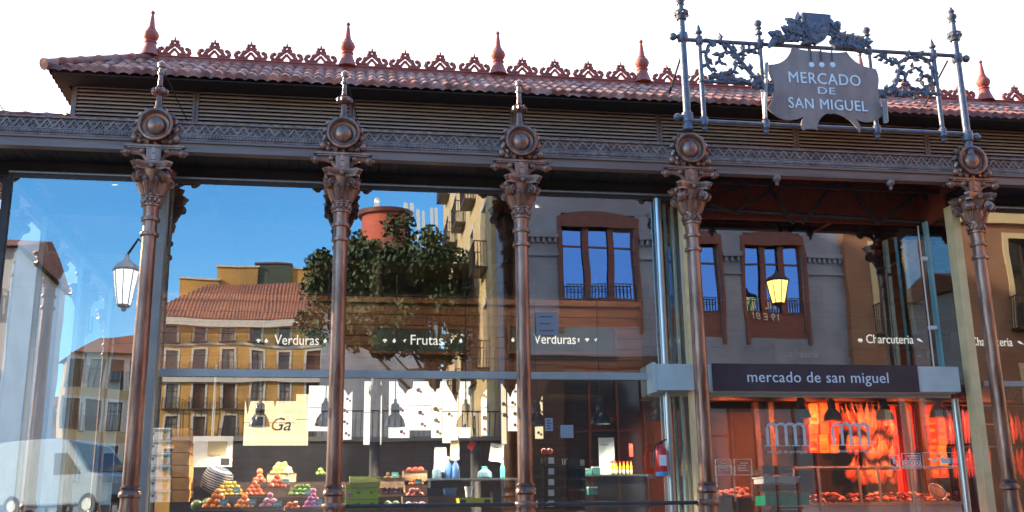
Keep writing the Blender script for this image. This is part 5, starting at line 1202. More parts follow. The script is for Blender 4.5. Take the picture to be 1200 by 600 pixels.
for i, x in enumerate((-2.2, 0.4, 2.9, 4.6)): added_spot(x, 1.25, 6.62, x+0.2, 3.5, 4.6, 70, (1.0, 0.70, 0.42), ['added fill spotlight above the first bay', 'added fill spotlight above the Frutas board', 'added fill spotlight above the second Verduras board', 'added fill spotlight left of the entrance'][i])

# ------------------------------------------------------------------ charcuterie behind the entrance
HX = 'entrance'
YH = 0.30
ha = at(769, 443, YH); hb = at(1124, 440, YH)
zh1 = at(940, 428, YH).z; zh0 = at(940, 458, YH).z
ent = thing('entrance_sign', 'grey entrance header with brown black panel lettered mercado de san miguel', 'sign', ((ha.x+hb.x)/2, YH, zh0))
b = MB(); b.box(ha.x, hb.x, YH, YH+0.30, zh0, zh1); b.build('header_box', M_['header'], ent)
pa = at(835, 443, YH-0.02).x; pb_ = at(1076, 441, YH-0.02).x
b = MB(); b.box(pa, pb_, YH-0.022, YH-0.002, zh0-0.012, zh1+0.012); b.build('panel', M_['entrance'], ent)
b = MB(); b.box(ha.x-0.02, hb.x+0.02, YH+0.31, YH+0.36, zh0-0.05, zh0+0.02); b.box(ha.x-0.05, ha.x-0.003, YH-0.01, YH+0.3, zh0-0.03, zh1+0.02); b.build('end_plate', M_['header'], ent)
M_['sign_white'] = mat('pale sign letter', (0.72, 0.72, 0.74), 0.4)
a = at(876, 443, YH-0.03); c = at(1041, 441, YH-0.03)
def fit_text(txt, ax, cx_, z, Y, m, parent, name='lettering', depth=0.004, **k):
    o = text(txt, 0.2, m, parent, ((ax+cx_)/2, Y, z), name=name, depth=depth, **k)
    xs_ = [v.co.x for v in o.data.vertices]; zs_ = [v.co.z for v in o.data.vertices]; kx = (cx_-ax)/(max(xs_)-min(xs_)); mxx = (max(xs_)+min(xs_))/2
    zr_ = z - sum_loc(parent).z
    for v in o.data.vertices: v.co.x = mxx+(v.co.x-mxx)*kx; v.co.z = zr_+(v.co.z-zr_)*kx
    return o
def sum_loc(p):
    q = Vector((0, 0, 0))
    while p: q += Vector(p.location); p = p.parent
    return q
fit_text('mercado de san miguel', a.x, c.x, (zh0+zh1)/2, YH-0.028, M_['sign_white'], ent, spacing=1.05)
# double m logos and notices on the entrance glass
M_['sticker'] = mat('white glass sticker', (0.85, 0.95, 0.97), 0.5)
YG_ = GE-0.012
def mm_logo(rect, label):
    x0, x1, z0, z1 = rect_at(*rect, YG_); t = thing('door_logo', label, 'logo', ((x0+x1)/2, YG_, z0), 0, 'double m logos on the entrance glass')
    b = MB(); w_ = x1-x0; h = z1-z0; zb = z0+h*0.30; zt = z1
    st = [x0+w_*(0.03+0.235*i) for i in range(5)]
    for i, sx_ in enumerate(st):
        tw = w_*0.075; b.box(sx_-tw/2, sx_+tw/2, YG_-0.004, YG_, zb, zt-h*0.12); b.box(sx_-tw*1.3, sx_+tw*1.3, YG_-0.0045, YG_+0.0005, zb-0.008, zb+0.004)
    for i in range(4):
        m_ = (st[i]+st[i+1])/2; r_ = (st[i+1]-st[i])/2
        b.tube([(m_+r_*cos(pi-pi*k/8), YG_-0.002, zt-h*0.12+h*0.13*sin(pi*k/8)) for k in range(9)], [0.012, 0.014, 0.017, 0.02, 0.023, 0.026, 0.028, 0.028, 0.026], 5)
    b.build('double_m', M_['sticker'], t)
    fit_text('mercado de san miguel', x0, x1, z0+h*0.1, YG_-0.001, M_['sticker'], t, depth=0.002)
mm_logo((897, 497, 946, 533), 'white double m logo with small market name, left one on the entrance glass')
mm_logo((974, 497, 1021, 532), 'white double m logo before the hanging hams, right one on the entrance glass')
def frame_notice(rect, label, marks):
    x0, x1, z0, z1 = rect_at(*rect, YG_); t = thing('door_notice', label, 'notice', ((x0+x1)/2, YG_, z0), 0, 'outlined notices on the entrance glass')
    b = MB(); e = 0.008
    b.box(x0, x1, YG_-0.004, YG_, z1-e, z1); b.box(x0, x1, YG_-0.004, YG_, z0, z0+e); b.box(x0, x0+e, YG_-0.004, YG_, z0+e, z1-e); b.box(x1-e, x1, YG_-0.004, YG_, z0+e, z1-e); b.build('outline', M_['sticker'], t)
    b = MB(); w_ = x1-x0; h = z1-z0
    if marks == 'text':
        for i in range(4): b.box(x0+w_*(0.2 if i else 0.35), x1-w_*R.uniform(0.15, 0.35), YG_-0.003, YG_, z1-h*(0.25+0.15*i)-0.006, z1-h*(0.25+0.15*i)+0.006)
    elif marks == 'icons':
        for q in (0.2, 0.5, 0.8):
            cx, cz = x0+w_*q, z0+h*0.35; r_ = h*0.2; b.tube([(cx+r_*cos(2*pi*k/12), YG_-0.002, cz+r_*sin(2*pi*k/12)) for k in range(13)], 0.007, 4); b.bar((cx-r_*0.7, YG_-0.002, cz+r_*0.7), (cx+r_*0.7, YG_-0.002, cz-r_*0.7), 0.008, 0.003); b.cbox((cx, YG_-0.001, cz), r_*0.7, 0.002, r_*0.9)
        b.box(x0+w_*0.3, x1-w_*0.1, YG_-0.003, YG_, z1-h*0.22, z1-h*0.14); b.box(x0+w_*0.4, x1-w_*0.1, YG_-0.003, YG_, z1-h*0.36, z1-h*0.30)
    elif marks == 'wheel':
        cx, cz = x0+w_*0.5, z0+h*0.38; r_ = h*0.24; b.tube([(cx+r_*cos(-2.6+4.2*k/12), YG_-0.002, cz+r_*sin(-2.6+4.2*k/12)) for k in range(13)], 0.010, 4); b.tube([(cx-0.01, YG_-0.002, z1-h*0.2), (cx-0.01, YG_-0.002, cz+r_*0.2), (cx+r_*0.8, YG_-0.002, cz+r_*0.1), (cx+r_*1.3, YG_-0.002, cz-r_*0.8)], 0.012, 5); b.ball((cx-0.01, YG_-0.002, z1-h*0.14), 0.018, 6, 4, (1, 0.2, 1))
    elif marks == 'camera':
        b.prism([(x0+w_*0.15, z0+h*0.65), (x0+w_*0.38, z0+h*0.35), (x0+w_*0.45, z0+h*0.45), (x0+w_*0.75, z0+h*0.85), (x0+w_*0.4, z0+h*0.55)], YG_-0.003, YG_); b.box(x0+w_*0.6, x1-w_*0.06, YG_-0.003, YG_, z0+h*0.3, z0+h*0.65)
    b.build('print', M_['sticker'], t)
frame_notice((838, 538, 858, 557), 'outlined white notice beside the fourth column', 'text'); frame_notice((860, 538, 882, 557), 'outlined white notice left of the first logo', 'text')
frame_notice((1042, 533, 1055, 551), 'small outlined wheelchair sign on the entrance glass', 'wheel'); frame_notice((1056, 531, 1080, 549), 'outlined sign with three round prohibition icons', 'icons'); frame_notice((1081, 530, 1117, 549), 'wide outlined camera warning sign beside the prohibition icons', 'camera')

# stall signs of the charcuterie
M_['grey_board'] = mat('dark grey board', (0.06, 0.06, 0.055), 0.5, 0, (0.08, 0.075, 0.07), 3)
sign_board('grey Charcuteria board with pig and ham icons over the red stall', (985, 387, 1088, 409), 4.4, 'Charcuteria', (1015, 1070), M_['darkwood'], M_['grey_board'], [('pig', 1008), ('ham', 1078)], False)
sign_board('grey Charcuteria board partly hidden by the fifth column', (1112, 390, 1204, 412), 4.4, 'Charcuteria', (1138, 1186), M_['darkwood'], M_['grey_board'], [('pig', 1128), ('ham', 1196)], False)
ch = thing('charcuterie_stall', 'dark timber charcuterie stall front glowing red behind the entrance', 'market stall', (9.6, 4.5, 1.21))
b = MB(); n = 8
for i in range(n): za = 3.95+2.4*i/n; b.box(5.4, 13.8, 4.52, 4.58, za+0.006, za+2.4/n-0.006)
b.build('canopy_boards', M_['darkwood'], ch)
b = MB(); b.box(5.4, 13.8, 4.44, 4.60, 3.86, 3.945); b.build('canopy_trim', M_['darkwood'], ch)
M_['redwall'] = mat('red stall wall', (0.035, 0.012, 0.010), 0.6, 0, (0.015, 0.008, 0.007), 1.3)
b = MB(); b.box(5.4, 13.8, 6.3, 6.4, 1.22, 3.86); b.build('back_wall', M_['redwall'], ch)
b = MB()
for px in (1066, 1082, 905, 888): x = at(px, 500, 4.6).x; b.box(x-0.05, x+0.05, 4.60, 4.72, 1.22, 3.86)
b.build('stall_post', M_['darkwood'], ch)
for (pa_, pb2, m) in ((1046, 1060, (0.75, 0.04, 0.01)), (1069, 1080, (0.70, 0.03, 0.01))):
    xa, xb = at(pa_, 500, 5.0).x, at(pb2, 500, 5.0).x; b = MB(); n = 8
    for i in range(n): b.box(xa+(xb-xa)*i/n, xa+(xb-xa)*(i+1)/n-0.003, 5.0+0.03*(i % 2), 5.03+0.03*(i % 2), 1.9 if pa_ == 1046 else 3.0, 3.86)
    b.build('red_curtain', mat('red curtain', m, 0.7), ch)
# shelf of orange red packages
pk = [mat('package '+str(i), c, 0.35, 0, tuple(q*0.6 for q in c), 9) for i, c in enumerate(((0.75, 0.22, 0.04), (0.70, 0.10, 0.03), (0.80, 0.36, 0.10), (0.55, 0.05, 0.02)))]
def package_stack(px0, px1, pys, Y, label, group, cols=2, shift=0):
    k = 0
    for j in range(len(pys)-1):
        for i in range(cols):
            xa = px0+(px1-px0)*i/cols+R.uniform(-1, 1)+shift*j; x0, x1, z0, z1 = rect_at(xa, pys[j], xa+(px1-px0)/cols-0.6, pys[j+1]-0.4, Y)
            t = thing('package', label, 'package', ((x0+x1)/2, Y, z0), 0, group); m = pk[R.randrange(4)]
            b = MB(); b.box(x0, x1, Y, Y+0.3, z0, z1); b.build('carton', m, t); b = MB(); b.box(x0+(x1-x0)*0.15, x0+(x1-x0)*0.8, Y-0.004, Y-0.001, z0+(z1-z0)*0.3, z0+(z1-z0)*0.62); b.build('label', pk[(R.randrange(4))], t)
package_stack(948, 985, [461, 473, 485, 497, 509, 521, 531], 4.9, 'orange red package on the tall shelf left of the hams', 'packages on the tall shelf', 3)
package_stack(1086, 1108, [474, 486, 498, 510, 522, 534, 546, 560], 4.7, 'salmon red box in the stack right of the red curtains', 'boxes stacked right of the curtains', 2, 0.8)
# hams and sausages hanging from rails
M_['ham'] = mat('cured ham', (0.50, 0.13, 0.05), 0.35, 0, (0.30, 0.06, 0.03), 7, 0.2, 20)
HM = [M_['ham'], mat('dark cured ham', (0.22, 0.05, 0.025), 0.35, 0, (0.10, 0.03, 0.02), 8, 0.2, 20), mat('fatty pale ham', (0.62, 0.30, 0.16), 0.4, 0, (0.45, 0.12, 0.06), 6, 0.2, 20)]
M_['sausage'] = mat('cured sausage', (0.38, 0.06, 0.03), 0.4, 0, (0.22, 0.04, 0.02), 14)
hm = MB(); hm.lathe([(0.012, 0.44), (0.02, 0.36), (0.03, 0.28), (0.055, 0.20), (0.09, 0.10), (0.11, 0.0), (0.10, -0.09), (0.065, -0.16), (0.01, -0.19)], n=12); hm.tube([(0, 0, 0.43), (0.01, 0, 0.52)], 0.005, 4)
sg = MB(); sg.tube([(0, 0, 0.3), (0.02, 0, 0.15), (0.015, 0, -0.1), (0, 0, -0.28)], [0.006, 0.03, 0.034, 0.01], 8); sg.tube([(0, 0, 0.29), (0, 0, 0.42)], 0.004, 4)
ho = so = None; k = 0
hr = thing('meat_rail', 'steel rails with hooks carrying the hanging hams and sausages', 'rail', (9.0, 4.9, 3.7))
b = MB()
for z, Y in ((3.84, 4.9), (3.5, 5.1), (3.08, 5.3)): b.tube([(at(995, 470, Y).x, Y, z), (13.7, Y, z)], 0.014, 6)
b.build('rail_bar', M_['steel'], hr)
for row, (zr_, Y) in enumerate(((3.50, 4.9), (3.08, 5.1), (2.62, 5.3))):
    for px in range(992, 1046, 4):
        p = at(px+1.5*(row % 2), 500, Y)
        hk = R.randrange(3)
        if ho is None: ho = {}
        if hk not in ho: ho[hk] = o = hm.build('ham', HM[hk], None, True)
        else: o = ho[hk].copy(); col.objects.link(o)
        hs_ = R.uniform(0.65, 1.05); o.scale = (hs_, hs_, R.uniform(0.8, 1.1))
        o.location = (p.x, Y, zr_+R.uniform(-.12, .08)); o.rotation_euler = (R.uniform(-.15, .15), R.uniform(-.4, .4), R.uniform(0, 6))
        tag(o, 'cured ham hanging in the %s row between package shelf and red curtain' % ['upper', 'middle', 'lower'][row], 'ham', 'hams hanging in the %s row' % ['upper', 'middle', 'lower'][row])
for row, (zr_, Y) in enumerate(((3.40, 4.9), (2.75, 5.2))):
    for px in [1109, 1112, 1115, 1126, 1130, 1134, 1138, 1142, 1146, 1150, 1170, 1175, 1180, 1185, 1190, 1195, 1200, 1205]:
        p = at(px+3*row, 500, Y)
        if so is None: so = o = sg.build('sausage', M_['sausage'], None, True)
        else: o = so.copy(); col.objects.link(o)
        o.location = (p.x, Y, zr_+R.uniform(-.05, .05)); o.rotation_euler = (0, R.uniform(-.12, .12), R.uniform(0, 6)); s_ = R.uniform(0.85, 1.2); o.scale = (s_*1.2, s_*1.2, s_)
        tag(o, 'red sausage hanging in the %s row around the fifth column' % ['upper', 'lower'][row], 'sausage', 'sausages hanging in the %s row' % ['upper', 'lower'][row])
# glass meat counter
x0, x1, z0, z1 = rect_at(930, 548, 1128, 600, 3.6)
mc = thing('meat_counter', 'glazed meat counter lit red with trays of sliced meat', 'counter', ((x0+x1)/2, 3.6, 1.21))
zt_c = at(1000, 586, 3.6).z
b = MB(); b.box(x0, x1, 3.6, 4.3, 1.21, zt_c-0.10); b.build('base', M_['white'], mc)
b = MB(); b.box(x0-0.02, x1+0.02, 3.56, 4.32, zt_c-0.098, zt_c-0.05); b.box(x0, x1, 3.6, 4.3, z1, z1+0.03)
for px in (931, 960, 1008, 1031, 1070, 1126): x = at(px, 570, 3.6).x; b.box(x-0.02, x+0.02, 3.585, 3.615, zt_c-0.05, z1)
b.build('frame', M_['steel'], mc)
M_['meat'] = mat('sliced meat', (0.55, 0.10, 0.06), 0.4, 0, (0.72, 0.30, 0.22), 14)
rw = random.Random(4)
for i in range(9):
    xa = x0+0.06+(x1-x0-0.1)*i/9; wdt = (x1-x0)/9-0.05
    t = thing('meat_tray', 'steel tray of sliced red meat in a row inside the glazed counter', 'tray', (xa+wdt/2, 3.85, zt_c), 0, 'meat trays in the counter')
    b = MB(); b.box(xa, xa+wdt, 3.66, 4.1, zt_c-0.045, zt_c-0.03); b.build('tray', M_['steel'], t); b = MB()
    for q in range(26): b.ball((xa+wdt*rw.uniform(0.1, 0.9), rw.uniform(3.7, 4.05), zt_c+rw.uniform(-0.02, 0.12)), rw.uniform(0.03, 0.06), 7, 4, (1, 1, 0.5))
    b.build('meat', M_['meat'], t, True)
# red meat case at the left of the entrance
x0, x1, z0, z1 = rect_at(838, 566, 884, 600, 3.2)
mc2 = thing('meat_case', 'low case heaped with bright red meat right of the fourth column', 'display case', ((x0+x1)/2, 3.2, 1.21))
b = MB(); b.box(x0, x1, 3.2, 3.9, 1.21, at(860, 584, 3.2).z); b.build('base', M_['redwall'], mc2)
b = MB(); zz = at(860, 584, 3.2).z
for q in range(110): b.ball((rw.uniform(x0+.05, x1-.05), rw.uniform(3.22, 3.8), zz+0.03+rw.random()**2*0.14), rw.uniform(0.025, 0.05), 7, 4, (1.3, 1, 0.7))
b.build('meat', M_['meat'], mc2, True)
b = MB()
for xx in (x0+0.02, (x0+x1)/2, x1-0.02): b.box(xx-0.012, xx+0.012, 3.17, 3.19, zz-0.05, zz+0.5)
b.box(x0, x1, 3.17, 3.19, zz+0.503, zz+0.53); b.build('frame', M_['steel'], mc2)
for i, px in enumerate((880, 965, 1020, 1095, 1190)):  # added red fill spots hidden behind the header, deepening the stall glow
    p = at(px, 443, 3.3); added_spot(p.x, 3.3, 3.84, p.x+0.15, 5.2, 2.9, 260, (1.0, 0.19, 0.05), ['added red fill spotlight left of the logos', 'added red fill spotlight before the package shelf', 'added red fill spotlight before the hams', 'added red fill spotlight before the curtains', 'added red fill spotlight by the fifth column'][i])
# stacked crates by the door, the green one in front
for i, (rc, m, ds) in enumerate((((893, 545, 929, 555), 'wood', 'wooden fruit crate topmost of the stack by the first logo'), ((894, 556, 936, 566), 'white', 'white crate second of the stack by the first logo'), ((893, 567, 935, 575), 'black', 'black crate third of the stack by the first logo'), ((896, 576, 949, 592), 'green', 'green plastic crate in front of the stack by the first logo'), ((905, 593, 940, 604), 'black', 'black crate under the green one'))):
    Y = 2.2 if m != 'green' else 2.0; x0, x1, z0, z1 = rect_at(*rc, Y); mm = mat('green plastic', (0.01, 0.24, 0.13), 0.35) if m == 'green' else M_[m]
    t = thing('stacked_crate', ds, 'crate', ((x0+x1)/2, Y, z0), 0, 'crates stacked by the entrance'); b = MB()
    b.box(x0, x1, Y, Y+0.4, z0, z0+0.02); b.box(x0, x1, Y-0.01, Y+0.012, z0+0.021, z1-0.055); b.box(x0, x0+0.015, Y+0.013, Y+0.4, z0+0.021, z1-0.055); b.box(x1-0.015, x1, Y+0.013, Y+0.4, z0+0.021, z1-0.055); b.box(x0+0.016, x1-0.016, Y+0.38, Y+0.4, z0+0.021, z1-0.055); b.build('crate_body', mm, t)
    b = MB(); b.box(x0-0.02, x1+0.02, Y-0.03, Y+0.42, z1-0.05, z1-0.03) if i in (1,) else b.box(x0-0.02, x1+0.02, Y-0.03, Y+0.013, z1-0.05, z1-0.015)
    for q in range(5): xx = x0+(x1-x0)*(q+0.5)/5; b.box(xx-0.01, xx+0.01, Y-0.02, Y-0.011, z0+0.02, z1-0.06)
    b.build('rim', mm, t)
p = at(1098, 577, 2.4); pan = thing('round_tray', 'round dark tray leaning at the glass right of the counter', 'tray', p); b = MB(); b.lathe([(0.02, 0.012), (0.13, 0.01), (0.15, 0.03), (0.165, 0.03), (0.15, 0.0), (0.02, -0.005)], n=24); b.build('dish', M_['steel'], pan, True, world=False); pan.rotation_euler = (0.9, 0.3, 0)
b = MB(); b.lathe([(0.125, 0.012), (0.12, 0.022), (0.01, 0.028)], n=20); b.build('food', mat('dark food', (0.16, 0.07, 0.03), 0.6), pan, True, world=False)
# cafeteria lettering board deep inside
p = at(938, 415, 4.42); t = thing('cafe_sign', 'dark board with slanted cafeteria lettering above the entrance header', 'sign', (p.x, 4.42, p.z-0.15)); 
b = MB(); b.box(p.x-0.5, p.x+0.5, 4.43, 4.46, p.z-0.2, p.z+0.2); b.build('board', M_['darkwood'], t); text('cafeteria', 0.2, mat('dim letter', (0.35, 0.35, 0.36), 0.5), t, (p.x, 4.425, p.z), shear=0.35)

# ------------------------------------------------------------------ square on the left, seen through the corner glass
def van(label, loc, rz, colr, L_=4.8, H=2.1, W_=1.9):
    t = thing('van', label, 'van', loc, rz); pm = mat('van paint', colr, 0.25)
    side = [(-L_/2, 0.35), (-L_/2, 0.95), (-L_/2+0.15, 1.15), (-L_/2+0.95, 1.30), (-L_/2+1.75, H-0.06), (-L_/2+2.1, H), (L_/2-0.1, H), (L_/2, H-0.15), (L_/2, 0.35)]
    b = MB(); b.prism(side, -W_/2, W_/2); o = b.build('body', pm, t, world=False)
    md = o.modifiers.new('round', 'BEVEL'); md.width = 0.07; md.segments = 2
    b = MB(); e = W_/2+0.004
    b.add([(-L_/2+0.93, -W_/2+0.12, 1.325), (-L_/2+0.93, W_/2-0.12, 1.325), (-L_/2+1.68, W_/2-0.2, H-0.12), (-L_/2+1.68, -W_/2+0.2, H-0.12)] , [(0, 1, 2, 3)], Matrix.Translation((-0.012, 0, 0.012)))
    b.build('windscreen', M_['wpane'], t, world=False)
    for s_ in (-1, 1):
        b = MB(); b.prism([(-L_/2+1.2, 1.25), (-L_/2+1.75, 1.85), (-L_/2+2.2, 1.85), (-L_/2+2.2, 1.25)], s_*e-0.004, s_*e+0.004); b.build('side_window', M_['wpane'], t, world=False)
        for xx in (-L_/2+0.85, L_/2-0.9):
            b = MB(); b.lathe([(0.2, -0.09), (0.33, -0.10), (0.34, 0), (0.33, 0.1), (0.2, 0.09)], (xx, s_*(W_/2-0.08), 0.34), 18, 'Y'); w1 = b.build('wheel', M_['black'], t, True, world=False)
            b = MB(); b.lathe([(0.19, -0.115), (0.19, 0.115)], (xx, s_*(W_/2-0.08), 0.34), 14, 'Y'); b.build('rim', M_['steel'], w1, True, world=False)
        b = MB(); b.ball((-L_/2+0.08, s_*0.68, 0.92), 0.13, 8, 5, (0.6, 1, 0.7)); b.build('headlight', M_['white'], t, True, world=False)
    b = MB(); b.box(-L_/2-0.04, -L_/2+0.1, -W_/2+0.05, W_/2-0.05, 0.36, 0.6); b.build('bumper', M_['black'], t, world=False)
    return t
gl_ = lambda x, y: gh(x, y)
xr = at(205, 560, 21).x
b = MB(); b.box(-60, xr, -110, -18.9, -0.3, 2.2); tag(b.build('upper_square', bpy.data.materials['stone paving']), kind='structure')
p = mp(86, 560, 21.0); van('pale blue van parked on the raised square mirrored low left of the first column', (p.x, p.y, 2.2), radians(-150), (0.30, 0.38, 0.46), L_=4.6, H=2.3)
p = mp(8, 560, 40); van('white van farther off mirrored low at the left edge', (p.x, p.y, 2.2), radians(-165), (0.75, 0.76, 0.78), H=3.4, L_=5.4)
for i, (pxa, pxb, py, Y, c, ds) in enumerate(((-60, 19, 290, 34, (0.62, 0.60, 0.60), 'pale house with iron balconies mirrored at the left edge'), (14, 46, 486, 100, (0.55, 0.33, 0.16), 'low ochre house with tiled roof mirrored far behind the vans'), (42, 74, 476, 108, (0.66, 0.58, 0.44), 'cream house mirrored far behind the pale blue van'), (70, 97, 490, 116, (0.5, 0.4, 0.3), 'tan house mirrored beside the tall beige house'))):
    a = mp(pxa, py, Y); c_ = mp(pxb, py, Y); w_ = c_.x-a.x; h_ = a.z
    t = thing('far_house', ds, 'house', (c_.x, a.y, 0), pi); rl = []
    nf = max(1, int(h_/3.3)); nc = max(1, int(w_/2.6))
    for k in range(nc):
        for j in range(nf): xa = w_*(k+0.5)/nc-0.5; rl.append((xa, xa+1.0, 0.8+h_/nf*j, 0.8+h_/nf*j+min(2.0, h_/nf-1.2)))
    facade(t, w_, h_, rl, mat('house render', c, 0.85, 0, tuple(q*0.85 for q in c), 0.6), depth=9)
    for r in rl: window(t, *r, 0.2, M_['wframe'], some_pane(), bal=(i == 0))
    b = MB(); b.add([(-0.3, -0.5, h_), (w_+0.3, -0.5, h_), (w_+0.3, 4.5, h_+1.6), (-0.3, 4.5, h_+1.6), (w_+0.3, 9.3, h_), (-0.3, 9.3, h_)], [(0, 1, 2, 3), (3, 2, 4, 5), (0, 3, 5), (1, 4, 2)]); b.build('roof', bpy.data.materials['faded roof tile'], t, world=False)
# thin overhead cable running from the eave corner out of the frame
a = at(78, 134, 0.9); c_ = at(-30, 95, 6); cb = thing('overhead_cable', 'thin cable running from the roof corner to the left edge', 'cable', a); b = MB(); b.tube([a.lerp(c_, i/10)-Vector((0, 0, 0.25*sin(pi*i/10))) for i in range(11)], 0.012, 5); b.build('cable', M_['alu'], cb)

# dark retaining wall with a railing at the raised part of the square, below the tree (mirrored behind the fruit)
A = mp(205, 512, 22.4); B = mp(600, 505, 22.4)
rw_ = thing('retaining_wall', 'dark grey retaining wall of the raised square mirrored low behind the fruit', 'wall', ((A.x+B.x)/2, A.y, 0)); rw_['kind'] = 'thing'
b = MB(); b.box(A.x, B.x, A.y-0.6, A.y, -0.1, A.z-0.15); b.build('wall', mat('dark masonry', (0.10, 0.10, 0.11), 0.9, 0, (0.06, 0.06, 0.07), 1.2, 0.3, 6), rw_)
b = MB(); b.box(A.x-0.1, B.x+0.1, A.y-0.7, A.y+0.1, A.z-0.147, A.z); b.build('coping', M_['granite'], rw_)
b = MB(); b.tube([(A.x, A.y-0.3, A.z+0.9), (B.x, A.y-0.3, A.z+0.9)], 0.03, 6)
for i in range(60): x = A.x+(B.x-A.x)*i/59; b.box(x-0.012, x+0.012, A.y-0.312, A.y-0.288, A.z, A.z+0.88)
b.build('railing', M_['iron_dark'], rw_)
p = mp(418, 568, 20.3); van('white van parked before the dark wall mirrored above the lime cartons', (p.x, p.y, gl_(p.x, p.y)+0.0), radians(5), (0.78, 0.78, 0.78))

# price tags stuck among the fruit, and shop clutter
for px, py, Y, ds in ((262, 590, 1.5, 'in the front orange heap'), (296, 590, 1.5, 'in the second orange heap'), (277, 576, 2.15, 'between lemons and clementines'), (335, 566, 2.35, 'on the red apples'), (338, 552, 2.8, 'on the yellow apples'), (361, 578, 2.15, 'on the green peppers'), (326, 592, 1.5, 'on the front onions'), (374, 590, 1.5, 'on the pink radishes'), (463, 558, 2.6, 'on the kiwi crate'), (490, 566, 2.15, 'on the middle clementine crate')):
    p = at(px, py, Y); t = thing('price_tag', 'small turquoise and white price tag ' + ds, 'price tag', (p.x, Y, p.z-0.05), 0, 'price tags among the fruit')
    b = MB(); b.box(-0.05, 0.05, -0.004, 0.004, 0.03, 0.11); b.build('card', mat('turquoise card', (0.12, 0.5, 0.5), 0.5) if 'turquoise card' not in bpy.data.materials else bpy.data.materials['turquoise card'], t, world=False)
    b = MB(); b.box(-0.035, 0.035, -0.007, -0.0045, 0.05, 0.075); b.build('print', M_['white'], t, world=False); b = MB(); b.box(-0.006, 0.006, -0.003, 0.003, -0.05, 0.029); b.build('pin', M_['steel'], t, world=False)
x0, x1, z0, z1 = rect_at(500, 561, 606, 563, 2.7)
t = thing('steel_shelf', 'thin steel worktop running right of the fruit crates', 'shelf', ((x0+x1)/2, 2.7, 1.21)); b = MB(); b.box(x0, x1, 2.5, 3.0, z0, z1); b.build('top', M_['steel'], t); b = MB()
for xx in (x0+0.03, (x0+x1)/2, x1-0.03): b.box(xx-0.02, xx+0.02, 2.55, 2.59, 1.21, z0-0.002)
b.box(x0+0.05, x1-0.05, 2.56, 2.9, 1.6, 1.62); b.build('legs_frame', M_['steel'], t); zs_ = z1
def jar(px, Y, prof, m, name, label, cat, capm=None, n=14, z=None):
    p = at(px, 560, Y); t = thing(name, label, cat, (p.x, Y, zs_ if z is None else z)); b = MB(); b.lathe(prof, n=n); b.build('body', m, t, True, world=False)
    h = prof[-1][1]; b = MB(); b.lathe([(prof[-1][0]*1.15, h+0.001), (prof[-1][0]*1.15, h+0.03), (0.005, h+0.032)], n=n); b.build('cap', capm or M_['white'], t, True, world=False)
blue = mat('blue plastic', (0.05, 0.14, 0.36), 0.35); lblue = mat('pale blue plastic', (0.12, 0.22, 0.3), 0.3)
jar(512, 2.7, [(0.07, 0), (0.075, 0.02), (0.075, 0.13), (0.04, 0.17)], lblue, 'jug', 'pale blue jug at the left end of the steel worktop', 'jug')
jar(525, 2.75, [(0.06, 0), (0.065, 0.02), (0.06, 0.2), (0.022, 0.27), (0.022, 0.31)], blue, 'bottle', 'dark blue bottle on the steel worktop left of centre', 'bottle')
jar(534, 2.7, [(0.06, 0), (0.065, 0.02), (0.06, 0.19), (0.022, 0.25), (0.022, 0.29)], blue, 'bottle', 'shorter dark blue bottle beside the other blue bottle', 'bottle')
jar(568, 2.75, [(0.10, 0), (0.12, 0.03), (0.11, 0.10), (0.06, 0.14), (0.04, 0.16)], lblue, 'sack', 'pale white sack knotted on the steel worktop under the paper sheet', 'sack', capm=mb_['teal'])
jar(589, 2.7, [(0.035, 0), (0.04, 0.02), (0.038, 0.16), (0.015, 0.22), (0.015, 0.25)], mb_['teal'], 'bottle', 'small teal bottle at the right end of the steel worktop', 'bottle')
p = at(549, 582, 1.75); jar(549, 1.75, [(0.04, 0), (0.055, 0.12)], M_['white'], 'cup', 'white cup standing on the long yellow green carton', 'cup', z=at(549, 582.6, 1.75).z)
sheet('poster', 'red triangular flag card hanging over the steel worktop', 'poster', (549, 517, 556, 527), 3.2, FR['tomato'][1], 0, 0.6)
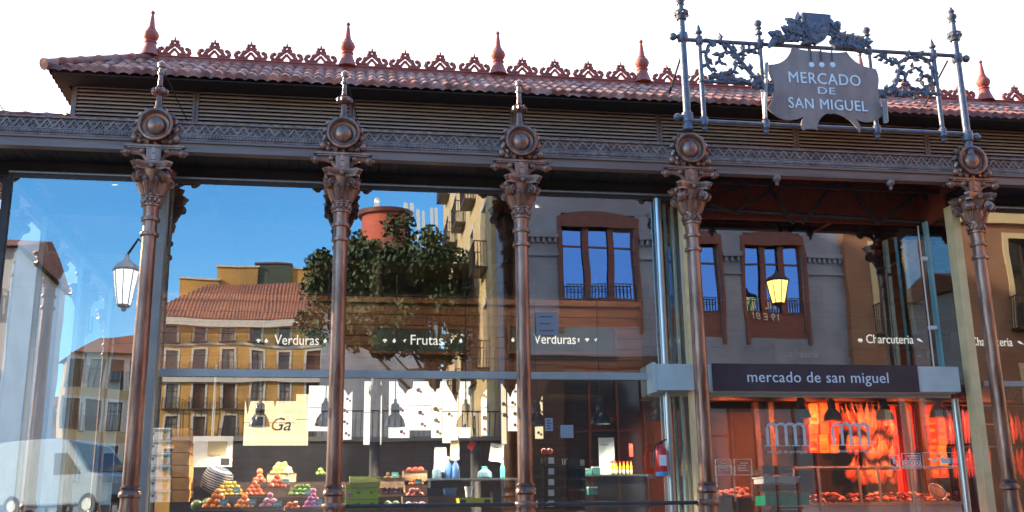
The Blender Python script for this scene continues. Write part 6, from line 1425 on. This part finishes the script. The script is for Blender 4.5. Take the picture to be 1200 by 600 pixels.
for px, py, Y, wp, ds, m in ((508, 580, 2.3, 16, 'dark plastic tub below the left end of the steel worktop', 'black'), (585, 584, 2.3, 16, 'dark tub below the right end of the steel worktop', 'iron_dark'), (528, 580, 2.3, 14, 'blue tub under the steel worktop', 'blue')):
    x0, x1, z0, z1 = rect_at(px-wp/2, py-8, px+wp/2, py+10, Y); t = thing('plastic_tub', ds, 'tub', ((x0+x1)/2, Y, z0)); mm = blue if m == 'blue' else M_[m]
    b = MB(); b.add([(x0+.02, Y+.02, z0), (x1-.02, Y+.02, z0), (x1-.02, Y+.28, z0), (x0+.02, Y+.28, z0), (x0, Y, z1), (x1, Y, z1), (x1, Y+.3, z1), (x0, Y+.3, z1)], [(0, 3, 2, 1), (0, 1, 5, 4), (1, 2, 6, 5), (2, 3, 7, 6), (3, 0, 4, 7)]); b.build('body', mm, t); b = MB(); b.box(x0-.012, x1+.012, Y-.012, Y, z1-.02, z1+.005); b.build('rim', mm, t)

# houses along the street to the left, seen through the corner glass and the side wall
for i, (pxa, pxb, py, Y, c, ds) in enumerate(((-60, 28, 225, 48, (0.74, 0.72, 0.70), 'tall pale house at the left edge seen through the side glazing'), (29, 78, 262, 56, (0.66, 0.68, 0.70), 'pale grey house seen through the side glazing between the white strips'), (79, 160, 345, 64, (0.62, 0.52, 0.38), 'pale ochre house seen through the side glazing beside the first column'))):
    a = at(pxa, py, Y); c_ = at(pxb, py, Y); zb = gl_(a.x, Y); w_ = c_.x-a.x; h_ = a.z-zb
    t = thing('street_house', ds, 'house', (a.x, Y, zb)); rl = []
    nf = max(1, int(h_/3.2)); nc = max(1, int(w_/2.2))
    for k in range(nc):
        for j in range(nf): xa = w_*(k+0.5)/nc-0.5; rl.append((xa, xa+1.0, 0.8+h_/nf*j, 0.8+h_/nf*j+1.9))
    facade(t, w_, h_, rl, mat('house render', c, 0.85, 0, tuple(q*0.85 for q in c), 0.6), depth=9)
    for r in rl: window(t, *r, 0.2, M_['wframe'], some_pane(), bal=True, trim=M_['trim'])
    b = MB(); b.add([(-0.3, -0.5, h_), (w_+0.3, -0.5, h_), (w_+0.3, 4.5, h_+1.6), (-0.3, 4.5, h_+1.6), (w_+0.3, 9.3, h_), (-0.3, 9.3, h_)], [(0, 1, 2, 3), (3, 2, 4, 5), (0, 3, 5), (1, 4, 2)]); b.build('roof', bpy.data.materials['faded roof tile'], t, world=False)

# added unseen ochre house on the right, bouncing warm sunlight onto the column flanks
oh = thing('ochre_bounce_house', 'added sunlit ochre house beyond the right edge, bouncing warm light', 'building', (27.5, -1.5, 0), -pi/2)
rl = [(1.2+3.2*k, 2.3+3.2*k, z0, z0+2.2) for k in range(4) for z0 in (1.0, 4.6, 8.2, 11.8)]
facade(oh, 14.5, 15.5, rl, M_['ochre'], depth=9)
for r in rl: window(oh, *r, 0.2, M_['wframe'], some_pane(), bal=True, trim=M_['trim'])
